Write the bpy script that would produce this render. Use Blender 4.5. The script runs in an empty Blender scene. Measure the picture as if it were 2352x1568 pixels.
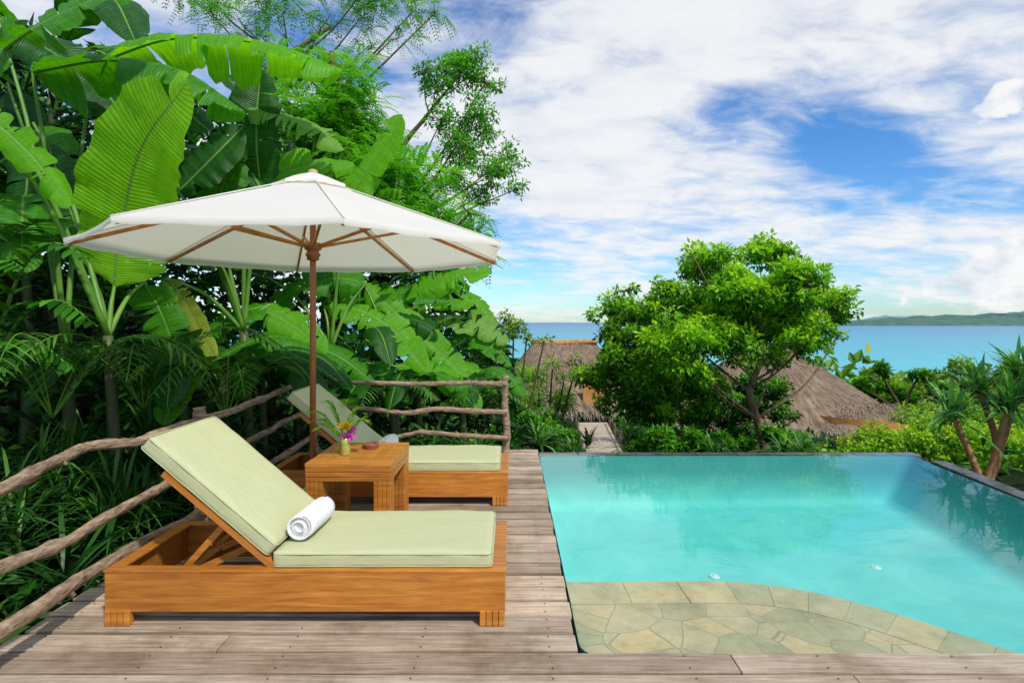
import bpy, bmesh, math, numpy as np
from mathutils import Vector, Matrix
R = np.random.default_rng(11)
scene = bpy.context.scene
scene.view_settings.view_transform = 'Standard'
scene.view_settings.look = 'None'
EYE = 1.55
def W(b, e, d):
    """world point from image pixel coordinates, b across and e down, at estimated depth d metres"""
    return np.array([(b-1176)*d/1307.0, d, EYE-(e-740)*d/1307.0])
def nrm(a):
    a = np.asarray(a, float)
    return a/np.maximum(np.linalg.norm(a, axis=-1, keepdims=True), 1e-9)
# ------------------------------------------------------------------ materials
def newmat(name):
    m = bpy.data.materials.new(name); m.use_nodes = True
    nt = m.node_tree; nt.nodes.clear()
    return m, nt
def N(nt, t, **kw):
    n = nt.nodes.new(t)
    for k, v in kw.items(): setattr(n, k, v)
    return n
def ramp(nt, fac, stops, interp='LINEAR'):
    r = nt.nodes.new('ShaderNodeValToRGB'); cr = r.color_ramp; cr.interpolation = interp
    while len(cr.elements) < len(stops): cr.elements.new(0.5)
    for e, (p, c) in zip(cr.elements, stops):
        e.position = p; e.color = (c[0], c[1], c[2], 1)
    nt.links.new(fac, r.inputs[0]); return r.outputs[0]
def math_(nt, op, a, b=None, clamp=False):
    n = nt.nodes.new('ShaderNodeMath'); n.operation = op; n.use_clamp = clamp
    for i, v in enumerate((a, b)):
        if v is None: continue
        if isinstance(v, (int, float)): n.inputs[i].default_value = v
        else: nt.links.new(v, n.inputs[i])
    return n.outputs[0]
def mixc(nt, fac, a, b, mode='MIX'):
    n = nt.nodes.new('ShaderNodeMix'); n.data_type = 'RGBA'; n.blend_type = mode
    for s, v in ((0, fac), (6, a), (7, b)):
        if isinstance(v, (int, float)): n.inputs[s].default_value = v
        elif isinstance(v, tuple): n.inputs[s].default_value = (v[0], v[1], v[2], 1)
        else: nt.links.new(v, n.inputs[s])
    return n.outputs[2]
def coords(nt, scale=(1, 1, 1), rot=(0, 0, 0), kind='Object'):
    tc = nt.nodes.new('ShaderNodeTexCoord'); mp = nt.nodes.new('ShaderNodeMapping')
    mp.inputs['Scale'].default_value = scale; mp.inputs['Rotation'].default_value = rot
    nt.links.new(tc.outputs[kind], mp.inputs[0]); return mp.outputs[0]
def noise(nt, vec, scale=1, detail=5, rough=.55, dist=0):
    n = N(nt, 'ShaderNodeTexNoise'); n.inputs['Scale'].default_value = scale
    n.inputs['Detail'].default_value = detail; n.inputs['Roughness'].default_value = rough
    n.inputs['Distortion'].default_value = dist
    nt.links.new(vec, n.inputs['Vector']); return n.outputs[0]
def finish(nt, col, rough=.6, bump=None, bstr=.3, bdist=.01, spec=.5, transl=None, tcol=None, coat=0):
    p = N(nt, 'ShaderNodeBsdfPrincipled'); out = N(nt, 'ShaderNodeOutputMaterial')
    if isinstance(col, tuple): p.inputs['Base Color'].default_value = (*col, 1)
    else: nt.links.new(col, p.inputs['Base Color'])
    if isinstance(rough, (int, float)): p.inputs['Roughness'].default_value = rough
    else: nt.links.new(rough, p.inputs['Roughness'])
    p.inputs['Specular IOR Level'].default_value = spec
    p.inputs['Coat Weight'].default_value = coat; p.inputs['Coat Roughness'].default_value = .25
    if bump is not None:
        b = N(nt, 'ShaderNodeBump'); b.inputs['Strength'].default_value = bstr; b.inputs['Distance'].default_value = bdist
        nt.links.new(bump, b.inputs['Height']); nt.links.new(b.outputs[0], p.inputs['Normal'])
    if transl:
        t = N(nt, 'ShaderNodeBsdfTranslucent'); mx = N(nt, 'ShaderNodeMixShader'); mx.inputs[0].default_value = transl
        tc = tcol if tcol is not None else col
        if isinstance(tc, tuple): t.inputs[0].default_value = (*tc, 1)
        else: nt.links.new(tc, t.inputs[0])
        nt.links.new(p.outputs[0], mx.inputs[1]); nt.links.new(t.outputs[0], mx.inputs[2]); nt.links.new(mx.outputs[0], out.inputs[0])
    else: nt.links.new(p.outputs[0], out.inputs[0])
def island(nt): return N(nt, 'ShaderNodeNewGeometry').outputs['Random Per Island']
def simple(name, c1, c2, scale, rough=.6, vec=(1, 1, 1), bstr=.3, spec=.4, coat=0, isl=0, transl=None, bdist=.01):
    m, nt = newmat(name); v = coords(nt, vec); n = noise(nt, v, scale, 6, .6)
    c = ramp(nt, n, [(.3, c1), (.7, c2)])
    if isl:
        k = math_(nt, 'MULTIPLY_ADD', island(nt), isl)
        k.node.inputs[2].default_value = 1-isl/2
        cc = N(nt, 'ShaderNodeCombineColor')
        for i in range(3): nt.links.new(k, cc.inputs[i])
        c = mixc(nt, 1.0, c, cc.outputs[0], 'MULTIPLY')
    finish(nt, c, rough, n, bstr, bdist, spec, transl, None, coat); return m
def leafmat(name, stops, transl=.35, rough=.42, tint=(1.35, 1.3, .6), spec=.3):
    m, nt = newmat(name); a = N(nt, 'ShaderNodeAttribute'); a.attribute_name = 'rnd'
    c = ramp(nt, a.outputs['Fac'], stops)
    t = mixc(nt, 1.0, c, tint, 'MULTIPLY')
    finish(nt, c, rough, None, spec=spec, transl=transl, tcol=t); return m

M = {}
def teak(name, c1, c2, c3):
    m, nt = newmat(name); v = coords(nt, (1.2, 16, 16)); n = noise(nt, v, 2.6, 8, .65, .6); n2 = noise(nt, coords(nt), 1.7, 4, .5)
    c = ramp(nt, n, [(.25, c1), (.5, c2), (.75, c3)])
    c = mixc(nt, 1.0, c, ramp(nt, n2, [(.3, (.78, .72, .66)), (.7, (1.1, 1.08, 1.05))]), 'MULTIPLY')
    c = mixc(nt, 1.0, c, ramp(nt, island(nt), [(0, (.82, .80, .78)), (1, (1.12, 1.10, 1.08))]), 'MULTIPLY')
    finish(nt, c, .4, n, .15, .006, .4, coat=.2); return m
M['teak'] = teak('teak', (.27, .085, .012), (.47, .18, .027), (.66, .30, .06))
M['teak_edge'] = teak('teak_light', (.33, .115, .016), (.55, .22, .035), (.74, .36, .075))
M['polewood'] = simple('pole_wood', (.22, .07, .02), (.36, .13, .035), 4, .4, (10, 10, 1), .1, .4, .2)
m, nt = newmat('weathered_deck'); v = coords(nt, (1.2, 26, 26)); n1 = noise(nt, v, 2.2, 8, .68); n2 = noise(nt, coords(nt, (1.5, 1.5, 1.5)), 1.4, 7, .68)
rr = island(nt)
c = ramp(nt, n1, [(.25, (.21, .162, .118)), (.5, (.46, .38, .295)), (.75, (.69, .59, .485))])
c2 = ramp(nt, rr, [(0, (.60, .56, .52)), (.5, (.95, .93, .9)), (1, (1.25, 1.21, 1.16))])
c = mixc(nt, 1.0, c, c2, 'MULTIPLY')
c3 = ramp(nt, n2, [(.33, (.60, .54, .47)), (.5, (.95, .92, .89)), (.66, (1.15, 1.14, 1.13))])
c = mixc(nt, 1.0, c, c3, 'MULTIPLY')
finish(nt, c, .66, n1, .5, .006, .3); M['deck'] = m
M['nail'] = simple('nail_head', (.03, .025, .02), (.06, .05, .04), 20, .5)
M['branch'] = simple('branch_bark', (.13, .08, .05), (.50, .37, .25), 6, .75, (2.2, 2.2, 9), 1, .2, bdist=.03)
M['bark'] = simple('tree_bark', (.09, .055, .03), (.26, .18, .10), 7, .85, (1.5, 1.5, .5), .9, .2, bdist=.03)
M['bark_orange'] = simple('pandanus_bark', (.26, .12, .05), (.48, .26, .12), 7, .8, (1, 1, 3), .8, .2, bdist=.02)
M['twig'] = simple('twig', (.05, .035, .02), (.12, .085, .05), 7, .85)
m, nt = newmat('sage_cushion_fabric'); v = coords(nt, (2.2, 95, 95)); n1 = noise(nt, v, 2.5, 4, .7); n2 = noise(nt, coords(nt, (160, 5, 60)), 2, 3, .6)
mx = math_(nt, 'ADD', n1, math_(nt, 'MULTIPLY', n2, .35))
c = ramp(nt, mx, [(.45, (.43, .45, .245)), (.9, (.55, .57, .345))])
finish(nt, c, .9, mx, .3, .003, .15); M['cushion'] = m
M['towel'] = simple('white_terry', (.74, .74, .75), (.88, .88, .89), 160, .95, (1, 1, 1), .9, .1, bdist=.004)
m, nt = newmat('parasol_canvas'); n1 = noise(nt, coords(nt, (1, 1, 1)), 1.3, 5, .55); c = ramp(nt, n1, [(.3, (.88, .86, .82)), (.7, (.95, .94, .91))])
finish(nt, c, .8, n1, .16, .06, .2, .40, (.98, .92, .74)); M['canvas'] = m
M['concrete'] = simple('concrete', (.14, .13, .12), (.28, .26, .24), 14, .85)
M['slate'] = simple('dark_wet_slate', (.025, .03, .032), (.13, .145, .14), 9, .3, (1, 1, 1), .8, .5)
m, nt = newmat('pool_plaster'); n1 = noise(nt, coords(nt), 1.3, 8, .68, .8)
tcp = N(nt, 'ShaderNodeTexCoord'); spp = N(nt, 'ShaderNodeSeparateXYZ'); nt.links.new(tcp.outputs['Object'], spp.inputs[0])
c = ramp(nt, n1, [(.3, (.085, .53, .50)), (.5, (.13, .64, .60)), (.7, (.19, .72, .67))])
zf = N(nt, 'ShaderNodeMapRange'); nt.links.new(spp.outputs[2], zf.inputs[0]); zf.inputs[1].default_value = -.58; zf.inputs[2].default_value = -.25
c = mixc(nt, zf.outputs[0], c, (.05, .33, .33))  # walls turn darker upward, painting in the dim reflected band
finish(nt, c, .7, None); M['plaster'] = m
m, nt = newmat('clear_pool_water')
nz = noise(nt, coords(nt, (1, 1.5, 1)), 1.8, 4, .5, .6)
bp = N(nt, 'ShaderNodeBump'); bp.inputs['Strength'].default_value = .09; bp.inputs['Distance'].default_value = .03; nt.links.new(nz, bp.inputs['Height'])
fr = N(nt, 'ShaderNodeFresnel'); fr.inputs[0].default_value = 1.36; nt.links.new(bp.outputs[0], fr.inputs[1])
tr = N(nt, 'ShaderNodeBsdfTransparent'); tr.inputs[0].default_value = (.92, .99, .985, 1)
gl = N(nt, 'ShaderNodeBsdfGlossy'); gl.inputs['Roughness'].default_value = .005; nt.links.new(bp.outputs[0], gl.inputs['Normal'])
mx = N(nt, 'ShaderNodeMixShader'); nt.links.new(fr.outputs[0], mx.inputs[0]); nt.links.new(tr.outputs[0], mx.inputs[1]); nt.links.new(gl.outputs[0], mx.inputs[2])
o = N(nt, 'ShaderNodeOutputMaterial'); nt.links.new(mx.outputs[0], o.inputs[0]); M['water'] = m
def stone(name, vor):
    m, nt = newmat(name); n1 = noise(nt, coords(nt), 5, 8, .72)
    c = ramp(nt, n1, [(.3, (.36, .31, .185)), (.5, (.53, .46, .30)), (.72, (.66, .57, .40))])
    if vor:
        v = coords(nt, (1, 1, 0)); wv = N(nt, 'ShaderNodeTexNoise'); wv.inputs['Scale'].default_value = 1.5; nt.links.new(v, wv.inputs['Vector'])
        vm = N(nt, 'ShaderNodeVectorMath', operation='MULTIPLY_ADD'); nt.links.new(wv.outputs['Color'], vm.inputs[0]); vm.inputs[1].default_value = (.25, .25, 0); nt.links.new(v, vm.inputs[2]); v = vm.outputs[0]
        a = N(nt, 'ShaderNodeTexVoronoi'); a.inputs['Scale'].default_value = 4.9; nt.links.new(v, a.inputs['Vector'])
        b = N(nt, 'ShaderNodeTexVoronoi', feature='DISTANCE_TO_EDGE'); b.inputs['Scale'].default_value = 4.9; nt.links.new(v, b.inputs['Vector'])
        sp = N(nt, 'ShaderNodeSeparateColor'); nt.links.new(a.outputs['Color'], sp.inputs[0])
        tc = ramp(nt, sp.outputs[0], [(0, (.76, .82, .74)), (.35, (.9, .93, .86)), (.7, (1.05, 1, .92)), (1, (1.18, 1.04, .86))])
        c = mixc(nt, 1.0, c, tc, 'MULTIPLY')
        e = ramp(nt, b.outputs['Distance'], [(.006, (0, 0, 0)), (.02, (1, 1, 1))])
        c = mixc(nt, e, (.30, .275, .18), c)
    else:
        tc = ramp(nt, island(nt), [(0, (.80, .86, .80)), (.5, (1, 1, .93)), (1, (1.14, 1.05, .9))]); c = mixc(nt, 1.0, c, tc, 'MULTIPLY')
    finish(nt, c, .5, n1, .5, .012, .4); return m
M['crazy'] = stone('crazy_paving', True); M['slab'] = stone('flagstone', False)
M['grout'] = simple('grout', (.22, .2, .13), (.28, .26, .17), 10, .8)
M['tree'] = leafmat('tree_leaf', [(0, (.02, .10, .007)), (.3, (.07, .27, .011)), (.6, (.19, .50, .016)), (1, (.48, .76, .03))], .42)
M['feather'] = leafmat('feathery_leaf', [(0, (.04, .18, .015)), (.5, (.11, .42, .02)), (1, (.26, .66, .035))], .5)
M['dark'] = leafmat('jungle_leaf', [(0, (.002, .012, .002)), (.4, (.009, .06, .006)), (.75, (.05, .22, .012)), (1, (.14, .42, .02))], .3)  # low stops deepened so gaps in the jungle read as shadow
M['strap'] = leafmat('strap_leaf', [(0, (.006, .035, .008)), (.5, (.035, .14, .018)), (1, (.15, .37, .045))], .25)
M['pandan'] = leafmat('pandanus_leaf', [(0, (.012, .06, .018)), (.5, (.06, .23, .05)), (1, (.21, .48, .09))], .3)
M['bright'] = leafmat('hillside_leaf', [(0, (.05, .18, .008)), (.5, (.18, .46, .015)), (1, (.46, .64, .03))], .35)
M['far'] = leafmat('coastal_leaf', [(0, (.04, .14, .012)), (.5, (.13, .32, .02)), (1, (.38, .47, .04))], .3)
M['straw'] = leafmat('straw_strand', [(0, (.11, .085, .062)), (.5, (.25, .19, .145)), (1, (.40, .32, .25))], .1, .9)
def bananamat(name, c1, c2, transl=.4, brown=.0):
    m, nt = newmat(name); uv = N(nt, 'ShaderNodeUVMap'); sp = N(nt, 'ShaderNodeSeparateXYZ'); nt.links.new(uv.outputs[0], sp.inputs[0])
    u = math_(nt, 'ABSOLUTE', sp.outputs[0]); vv = sp.outputs[1]
    veins = math_(nt, 'SINE', math_(nt, 'MULTIPLY', math_(nt, 'SUBTRACT', vv, math_(nt, 'MULTIPLY', u, .03)), 420.0))
    nz = noise(nt, uv.outputs[0], 5, 4, .6)
    nv = N(nt, 'ShaderNodeMapping'); nv.inputs['Scale'].default_value = (1.0, 45, 1); nt.links.new(uv.outputs[0], nv.inputs[0])
    st = noise(nt, nv.outputs[0], 1.5, 3, .6)
    c = ramp(nt, math_(nt, 'ADD', math_(nt, 'MULTIPLY', st, .6), math_(nt, 'MULTIPLY', nz, .4)), [(.35, c1), (.65, c2)])
    rib = ramp(nt, u, [(.018, (1, 1, 1)), (.05, (0, 0, 0))])
    c = mixc(nt, rib, c, (.22, .40, .06))
    if brown:
        e = ramp(nt, math_(nt, 'ADD', u, math_(nt, 'MULTIPLY', nz, .5)), [(1.1, (0, 0, 0)), (1.28, (1, 1, 1))])
        c = mixc(nt, e, c, (.35, .22, .04))
    t = mixc(nt, 1.0, c, (1.9, 1.6, .45), 'MULTIPLY')
    bh = math_(nt, 'ADD', math_(nt, 'MULTIPLY', veins, .3), st)
    finish(nt, c, .42, bh, .4, .014, .3, transl, t); return m
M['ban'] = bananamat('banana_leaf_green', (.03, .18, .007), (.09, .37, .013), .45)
M['banlit'] = bananamat('banana_leaf_lit', (.10, .38, .010), (.20, .56, .016), .55)  # lit copy of the banana leaf, sunlight put into the greens
M['banglow'] = bananamat('banana_leaf_brightlit', (.16, .46, .012), (.28, .66, .02), .5)  # brightest lit copy, makes the big leaf look sunlit by colour
M['bandark'] = bananamat('banana_leaf_shaded', (.006, .055, .005), (.022, .14, .009), .3)  # shaded copy of the banana leaf, shade put into the greens
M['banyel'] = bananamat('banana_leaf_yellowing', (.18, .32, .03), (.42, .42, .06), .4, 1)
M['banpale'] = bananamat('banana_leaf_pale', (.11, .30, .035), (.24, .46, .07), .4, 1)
M['stem'] = simple('banana_stem', (.03, .055, .015), (.10, .12, .035), 3, .5, (3, 3, .5), .3)
M['petiole'] = simple('petiole', (.07, .20, .02), (.15, .32, .04), 3, .45)
m, nt = newmat('hillside_ground'); n1 = noise(nt, coords(nt), .8, 8, .65)
c = ramp(nt, n1, [(.35, (.010, .014, .005)), (.6, (.025, .05, .008)), (.8, (.05, .11, .013))]); finish(nt, c, .95, n1, .8, .1, .1); M['ground'] = m
m, nt = newmat('sea_water'); tc = N(nt, 'ShaderNodeTexCoord'); sp = N(nt, 'ShaderNodeSeparateXYZ'); nt.links.new(tc.outputs['Object'], sp.inputs[0])
mp = N(nt, 'ShaderNodeMapping'); mp.inputs['Scale'].default_value = (.0012, .004, 1); nt.links.new(tc.outputs['Object'], mp.inputs[0]); n1 = noise(nt, mp.outputs[0], 3, 6, .6, .5)
dist = math_(nt, 'MULTIPLY', math_(nt, 'LOGARITHM', math_(nt, 'MAXIMUM', sp.outputs[1], 50.0), 10.0), 1/4.3)
dd = math_(nt, 'ADD', dist, math_(nt, 'MULTIPLY', math_(nt, 'SUBTRACT', n1, .5), .16))
c = ramp(nt, dd, [(.52, (.09, .52, .56)), (.64, (.08, .40, .50)), (.74, (.09, .30, .44)), (.92, (.06, .20, .34))])
w = N(nt, 'ShaderNodeMapping'); w.inputs['Scale'].default_value = (.12, .3, 1); nt.links.new(tc.outputs['Object'], w.inputs[0]); n2 = noise(nt, w.outputs[0], 1.5, 6, .6)
finish(nt, c, .42, n2, .5, .6, .25); M['sea'] = m
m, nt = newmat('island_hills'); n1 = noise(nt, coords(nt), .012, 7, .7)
c = ramp(nt, n1, [(.35, (.06, .13, .13)), (.55, (.10, .19, .15)), (.72, (.18, .25, .17))]); finish(nt, c, 1, None, spec=0); M['island'] = m  # greyed greens carry the distance haze in the base colour
m, nt = newmat('distant_hills'); finish(nt, (.16, .30, .38), 1, None, spec=0); M['farhill'] = m  # flat blue paints the far haze onto the ridge
m, nt = newmat('thatch'); uv = N(nt, 'ShaderNodeUVMap'); mp = N(nt, 'ShaderNodeMapping'); mp.inputs['Scale'].default_value = (150, 5, 1); nt.links.new(uv.outputs[0], mp.inputs[0])
n1 = noise(nt, mp.outputs[0], 1.2, 5, .7); n2 = noise(nt, coords(nt), 1.1, 6, .65)
c = ramp(nt, n1, [(.3, (.12, .088, .062)), (.5, (.245, .185, .135)), (.72, (.39, .31, .235))])
c = mixc(nt, 1.0, c, ramp(nt, n2, [(.3, (.60, .56, .52)), (.7, (1.12, 1.08, 1.02))]), 'MULTIPLY')
finish(nt, c, .95, n1, .9, .06, .1); M['thatch'] = m
M['straworange'] = simple('new_thatch', (.35, .18, .06), (.55, .32, .12), 4, .9, (1, 1, 6), .6)
M['hutwall'] = simple('ochre_wall', (.42, .19, .05), (.58, .28, .09), 2, .8)
M['darkwood'] = simple('dark_wood', (.07, .04, .022), (.16, .09, .05), 4, .6, (3, 3, 12))
M['path'] = simple('boardwalk_planks', (.36, .28, .20), (.54, .44, .33), 3, .7, (3, 20, 3), .3, isl=.3)
M['magenta'] = simple('orchid_petal', (.5, .015, .35), (.75, .08, .6), 12, .5, transl=.3)
M['yellow'] = simple('yellow_petal', (.75, .42, .01), (.9, .62, .03), 12, .5, transl=.3)
M['glassgreen'] = simple('bamboo_vase', (.30, .32, .06), (.50, .46, .12), 6, .25, (1, 1, 3), .2, .5, .4)
M['ash'] = simple('turned_wood', (.16, .05, .025), (.30, .11, .05), 8, .4, (1, 1, 8))
M['white'] = simple('white_plastic', (.5, .7, .68), (.6, .78, .76), 5, .4)
M['palewood'] = simple('pale_finial_wood', (.45, .26, .13), (.6, .38, .22), 5, .5)

# ------------------------------------------------------------------ object helpers
col = scene.collection
def thing(name, loc, label, cat, group=None, kind=None):
    o = bpy.data.objects.new(name, None); o.empty_display_size = .2; o.location = loc; col.objects.link(o)
    o['label'] = label; o['category'] = cat
    if group: o['group'] = group
    if kind: o['kind'] = kind
    return o
def obj(name, V, F, mat, parent=None, loc=None, smooth=False, rnd=None, uv=None, **props):
    me = bpy.data.meshes.new(name)
    V = np.asarray(V, float)
    if parent is not None and loc is None: V = V-np.array(parent.location)
    me.from_pydata(V.tolist(), [], F if isinstance(F, list) else F.tolist())
    mats = mat if isinstance(mat, (list, tuple)) else [mat]
    for mm in mats: me.materials.append(mm)
    if rnd is not None:
        a = me.attributes.new('rnd', 'FLOAT', 'POINT'); a.data.foreach_set('value', np.asarray(rnd, np.float32))
    if uv is not None:
        l = me.uv_layers.new(name='UVMap'); vi = np.zeros(len(me.loops), int); me.loops.foreach_get('vertex_index', vi)
        l.data.foreach_set('uv', np.asarray(uv, np.float32)[vi].ravel())
    if smooth: me.polygons.foreach_set('use_smooth', [True]*len(me.polygons))
    me.update()
    o = bpy.data.objects.new(name, me); col.objects.link(o)
    if parent is not None: o.parent = parent
    if loc is not None: o.location = loc
    for k, v in props.items(): o[k] = v
    return o
def boxes(lst, bevel=.004, segs=2):
    bm = bmesh.new()
    for it in lst:
        c, s = it[0], it[1]
        Mx = Matrix.Translation(c) @ (it[2] if len(it) > 2 else Matrix.Identity(4)) @ Matrix.Diagonal((s[0], s[1], s[2], 1))
        bmesh.ops.create_cube(bm, size=1, matrix=Mx)
    if bevel: bmesh.ops.bevel(bm, geom=list(bm.edges), offset=bevel, segments=segs, affect='EDGES', profile=.6)
    bm.verts.ensure_lookup_table(); bm.verts.index_update()
    V = [tuple(v.co) for v in bm.verts]; F = [[v.index for v in f.verts] for f in bm.faces]; bm.free(); return V, F
def merge(*vf):
    V = []; F = []; k = 0
    for v, f in vf:
        V += [tuple(a) for a in v]; F += [[i+k for i in ff] for ff in f]; k = len(V)
    return V, F
def catmull(P, n=8):
    P = np.asarray(P, float); P = np.vstack([2*P[0]-P[1], P, 2*P[-1]-P[-2]]); out = []
    for i in range(1, len(P)-2):
        for t in np.linspace(0, 1, n, endpoint=False):
            a, b, c, d = P[i-1], P[i], P[i+1], P[i+2]
            out.append(.5*((2*b)+(-a+c)*t+(2*a-5*b+4*c-d)*t*t+(-a+3*b-3*c+d)*t**3))
    out.append(P[-2]); return np.array(out)
def tube(P, rad, segs=8, lump=0, closed=False):
    P = np.asarray(P, float); n = len(P)
    rad = np.interp(np.linspace(0, 1, n), np.linspace(0, 1, len(rad)), rad) if not np.isscalar(rad) else np.full(n, rad)
    T = np.gradient(P, axis=0)
    if closed: T = np.roll(P, -1, 0)-np.roll(P, 1, 0)
    T = nrm(T)
    ref = np.array([0, 0, 1.]) if abs(T[0][2]) < .9 else np.array([1., 0, 0])
    V = []; a = nrm(np.cross(T[0], ref))
    for i in range(n):
        a = nrm(a-T[i]*np.dot(a, T[i])); b = np.cross(T[i], a)
        for k in range(segs):
            th = 2*math.pi*k/segs; r = rad[i]*(1+(lump*(R.random()-.5) if lump else 0))
            V.append(P[i]+r*(a*math.cos(th)+b*math.sin(th)))
    F = []
    for i in range(n if closed else n-1):
        j = (i+1) % n
        for k in range(segs): F.append([i*segs+k, i*segs+(k+1) % segs, j*segs+(k+1) % segs, j*segs+k])
    if not closed: F.append(list(range(segs))[::-1]); F.append([(n-1)*segs+k for k in range(segs)])
    return V, F
def lathe(prof, segs=28, c=(0, 0, 0)):
    V = []; F = []
    for r, z in prof:
        for k in range(segs): th = 2*math.pi*k/segs; V.append((c[0]+r*math.cos(th), c[1]+r*math.sin(th), c[2]+z))
    n = len(prof)
    for i in range(n-1):
        for k in range(segs): F.append([i*segs+k, i*segs+(k+1) % segs, (i+1)*segs+(k+1) % segs, (i+1)*segs+k])
    return V, F
def leafVF(P, A, Nn, L, Wd, rnd, fold=.22, droop=.15):
    P = np.asarray(P); n = len(P); A = nrm(A); S = nrm(np.cross(A, Nn)); N2 = np.cross(S, A)
    L = np.broadcast_to(L, n)[:, None]; Wd = np.broadcast_to(Wd, n)[:, None]
    v0 = P; v1 = P+A*L*.45+S*Wd/2+N2*fold*Wd; v2 = P+A*L-N2*droop*L; v3 = P+A*L*.45-S*Wd/2+N2*fold*Wd
    V = np.stack([v0, v1, v2, v3], 1).reshape(-1, 3); b = np.arange(n)[:, None]*4
    F = np.concatenate([b+np.array([[0, 1, 2]]), b+np.array([[0, 2, 3]])], 1).reshape(-1, 3)
    return V, F, np.repeat(np.clip(rnd, 0, 1), 4)
def strapVF(P, A, L, Wd, droop, rnd, nseg=5):
    P = np.asarray(P, float); n = len(P); A = nrm(A); L = np.broadcast_to(L, n); Wd = np.broadcast_to(Wd, n)
    S = nrm(np.cross(A, [0, 0, 1.])+1e-6); rows = []
    for i in range(nseg+1):
        t = i/nseg; c = P+A*(L*t)[:, None]; c[:, 2] -= droop*L*t*t
        w = Wd*(.6+.8*t if t < .5 else 2*(1-t)*1.0)*.5+.001
        rows += [c-S*w[:, None], c+S*w[:, None]]
    V = np.stack(rows, 1).reshape(-1, 3); m = 2*(nseg+1); b = np.arange(n)[:, None]*m
    fs = [b+np.array([[2*i, 2*i+1, 2*i+3, 2*i+2]]) for i in range(nseg)]
    return V, np.concatenate(fs, 1).reshape(-1, 4), np.repeat(np.clip(rnd, 0, 1), m)
def cat(parts):
    V = []; F = []; r = []; k = 0
    for v, f, q in parts:
        V.append(v); F += (np.asarray(f)+k).tolist(); r.append(q); k += len(v)
    return np.vstack(V), F, np.concatenate(r)
def rdir(n, g=None):
    return nrm((g or R).normal(size=(n, 3)))
def clump_leaves(cs, rs, per, L, Wd, base=.35, up=.4, flat=.8, jitter=.18):
    P = []; A = []; Nn = []; q = []
    for c, r in zip(cs, rs):
        n = max(8, int(per*(r/np.mean(rs))**2)); d = rdir(n); rad = r*(.3+.85*R.random(n)**.7)
        p = c+d*rad[:, None]*[1, 1, flat]; P.append(p); A.append(nrm(d+R.normal(size=(n, 3))*.8-[0, 0, .15])); Nn.append(nrm(d*.5+[0, 0, .9]+R.normal(size=(n, 3))*.5))
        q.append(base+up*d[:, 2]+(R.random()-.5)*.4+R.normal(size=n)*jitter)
    P = np.vstack(P); n = len(P)
    return leafVF(P, np.vstack(A), np.vstack(Nn), L*(.6+.8*R.random(n)), Wd*(.6+.8*R.random(n)), np.concatenate(q))
def subclumps(lobes, k, f=.36, zf=.85):
    cs = []; rs = []
    for c, r in lobes:
        kk = max(4, int(k*(r/.9)**1.5)); d = rdir(kk); d[:, 2] = d[:, 2]*.9+.12
        cs.append(c+d*(r*(.35+.75*R.random(kk)))[:, None]*[1, 1, zf]); rs.append(r*f*(.5+.9*R.random(kk)))
    return np.vstack(cs), np.concatenate(rs)

# ------------------------------------------------------------------ terrain
def sm(t): t = np.clip(t, 0, 1); return t*t*(3-2*t)
def gz(x, y):
    x = np.asarray(x, float); y = np.asarray(y, float)
    z = np.interp(y, [-50, 7.5, 14, 34, 60, 125, 260, 9000], [-1.15, -1.15, -2.75, -2.9, -9, -26.5, -45, -60])
    z = z+sm((-x-3.2)/8)*5.5*(1-sm((y-12)/20))*sm((y+6)/8)
    z = z+sm((x-5.2)/3)*.75*(1-sm((y-12)/8))
    return z
xs = np.unique(np.concatenate([np.linspace(-3000, -60, 12), np.linspace(-60, -14, 24), np.linspace(-14, 24, 110), np.linspace(24, 90, 34), np.linspace(90, 6000, 16)]))
ys = np.unique(np.concatenate([np.linspace(-200, -10, 8), np.linspace(-10, 34, 130), np.linspace(34, 160, 60), np.linspace(160, 9000, 12)]))
X, Y = np.meshgrid(xs, ys); Z = gz(X, Y)+np.where((Y > 8)|(X < -3), .12*np.sin(X*1.7+Y*.6)*np.sin(Y*1.3-X*.4), 0)
nx = len(xs); ny = len(ys); I = np.arange(nx*ny).reshape(ny, nx)
F = np.stack([I[:-1, :-1], I[:-1, 1:], I[1:, 1:], I[1:, :-1]], -1).reshape(-1, 4)
obj('ground', np.stack([X, Y, Z], -1).reshape(-1, 3), F, M['ground'], smooth=True, kind='structure', label='dark planted hillside falling away to the shore', category='ground')
obj('sea', [(-40000, 60, -25), (40000, 60, -25), (40000, 60000, -25), (-40000, 60000, -25)], [[0, 1, 2, 3]], M['sea'], kind='structure', label='calm blue sea turning turquoise near the shore', category='sea')
def ridge(name, x0, x1, y, h, seed, mat, label):
    g = np.random.default_rng(seed); n = 160; xs = np.linspace(x0, x1, n); t = (xs-x0)/(x1-x0)
    prof = sm(t*5)*(0.5+.5*t)
    hh = np.zeros(n)
    for k in range(1, 9): hh += np.sin(xs*k*.0016+g.random()*6)/k**.9
    hh = h*(prof*(.8+.16*hh)); hh = np.maximum(hh, 1)
    rows = []
    for j, (f, dy) in enumerate([(0, 0), (.35, 120), (.62, 350), (.9, 700), (1, 1000), (.5, 1600), (0, 2200)]):
        rows.append(np.stack([xs, np.full(n, y+dy)+40*np.sin(xs*.01+j), -26+hh*f*(1+.12*np.sin(xs*.013*(1+j*.3)+j*2)+.06*np.sin(xs*.05+j))], -1))
    V = np.vstack(rows); I = np.arange(len(V)).reshape(7, n)
    F = np.stack([I[:-1, :-1], I[:-1, 1:], I[1:, 1:], I[1:, :-1]], -1).reshape(-1, 4)
    obj(name, V, F, mat, smooth=True, kind='structure', label=label, category='hills')
ridge('island_hills', 2350, 9000, 4200, 150, 3, M['island'], 'low green wooded island across the bay')
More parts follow.
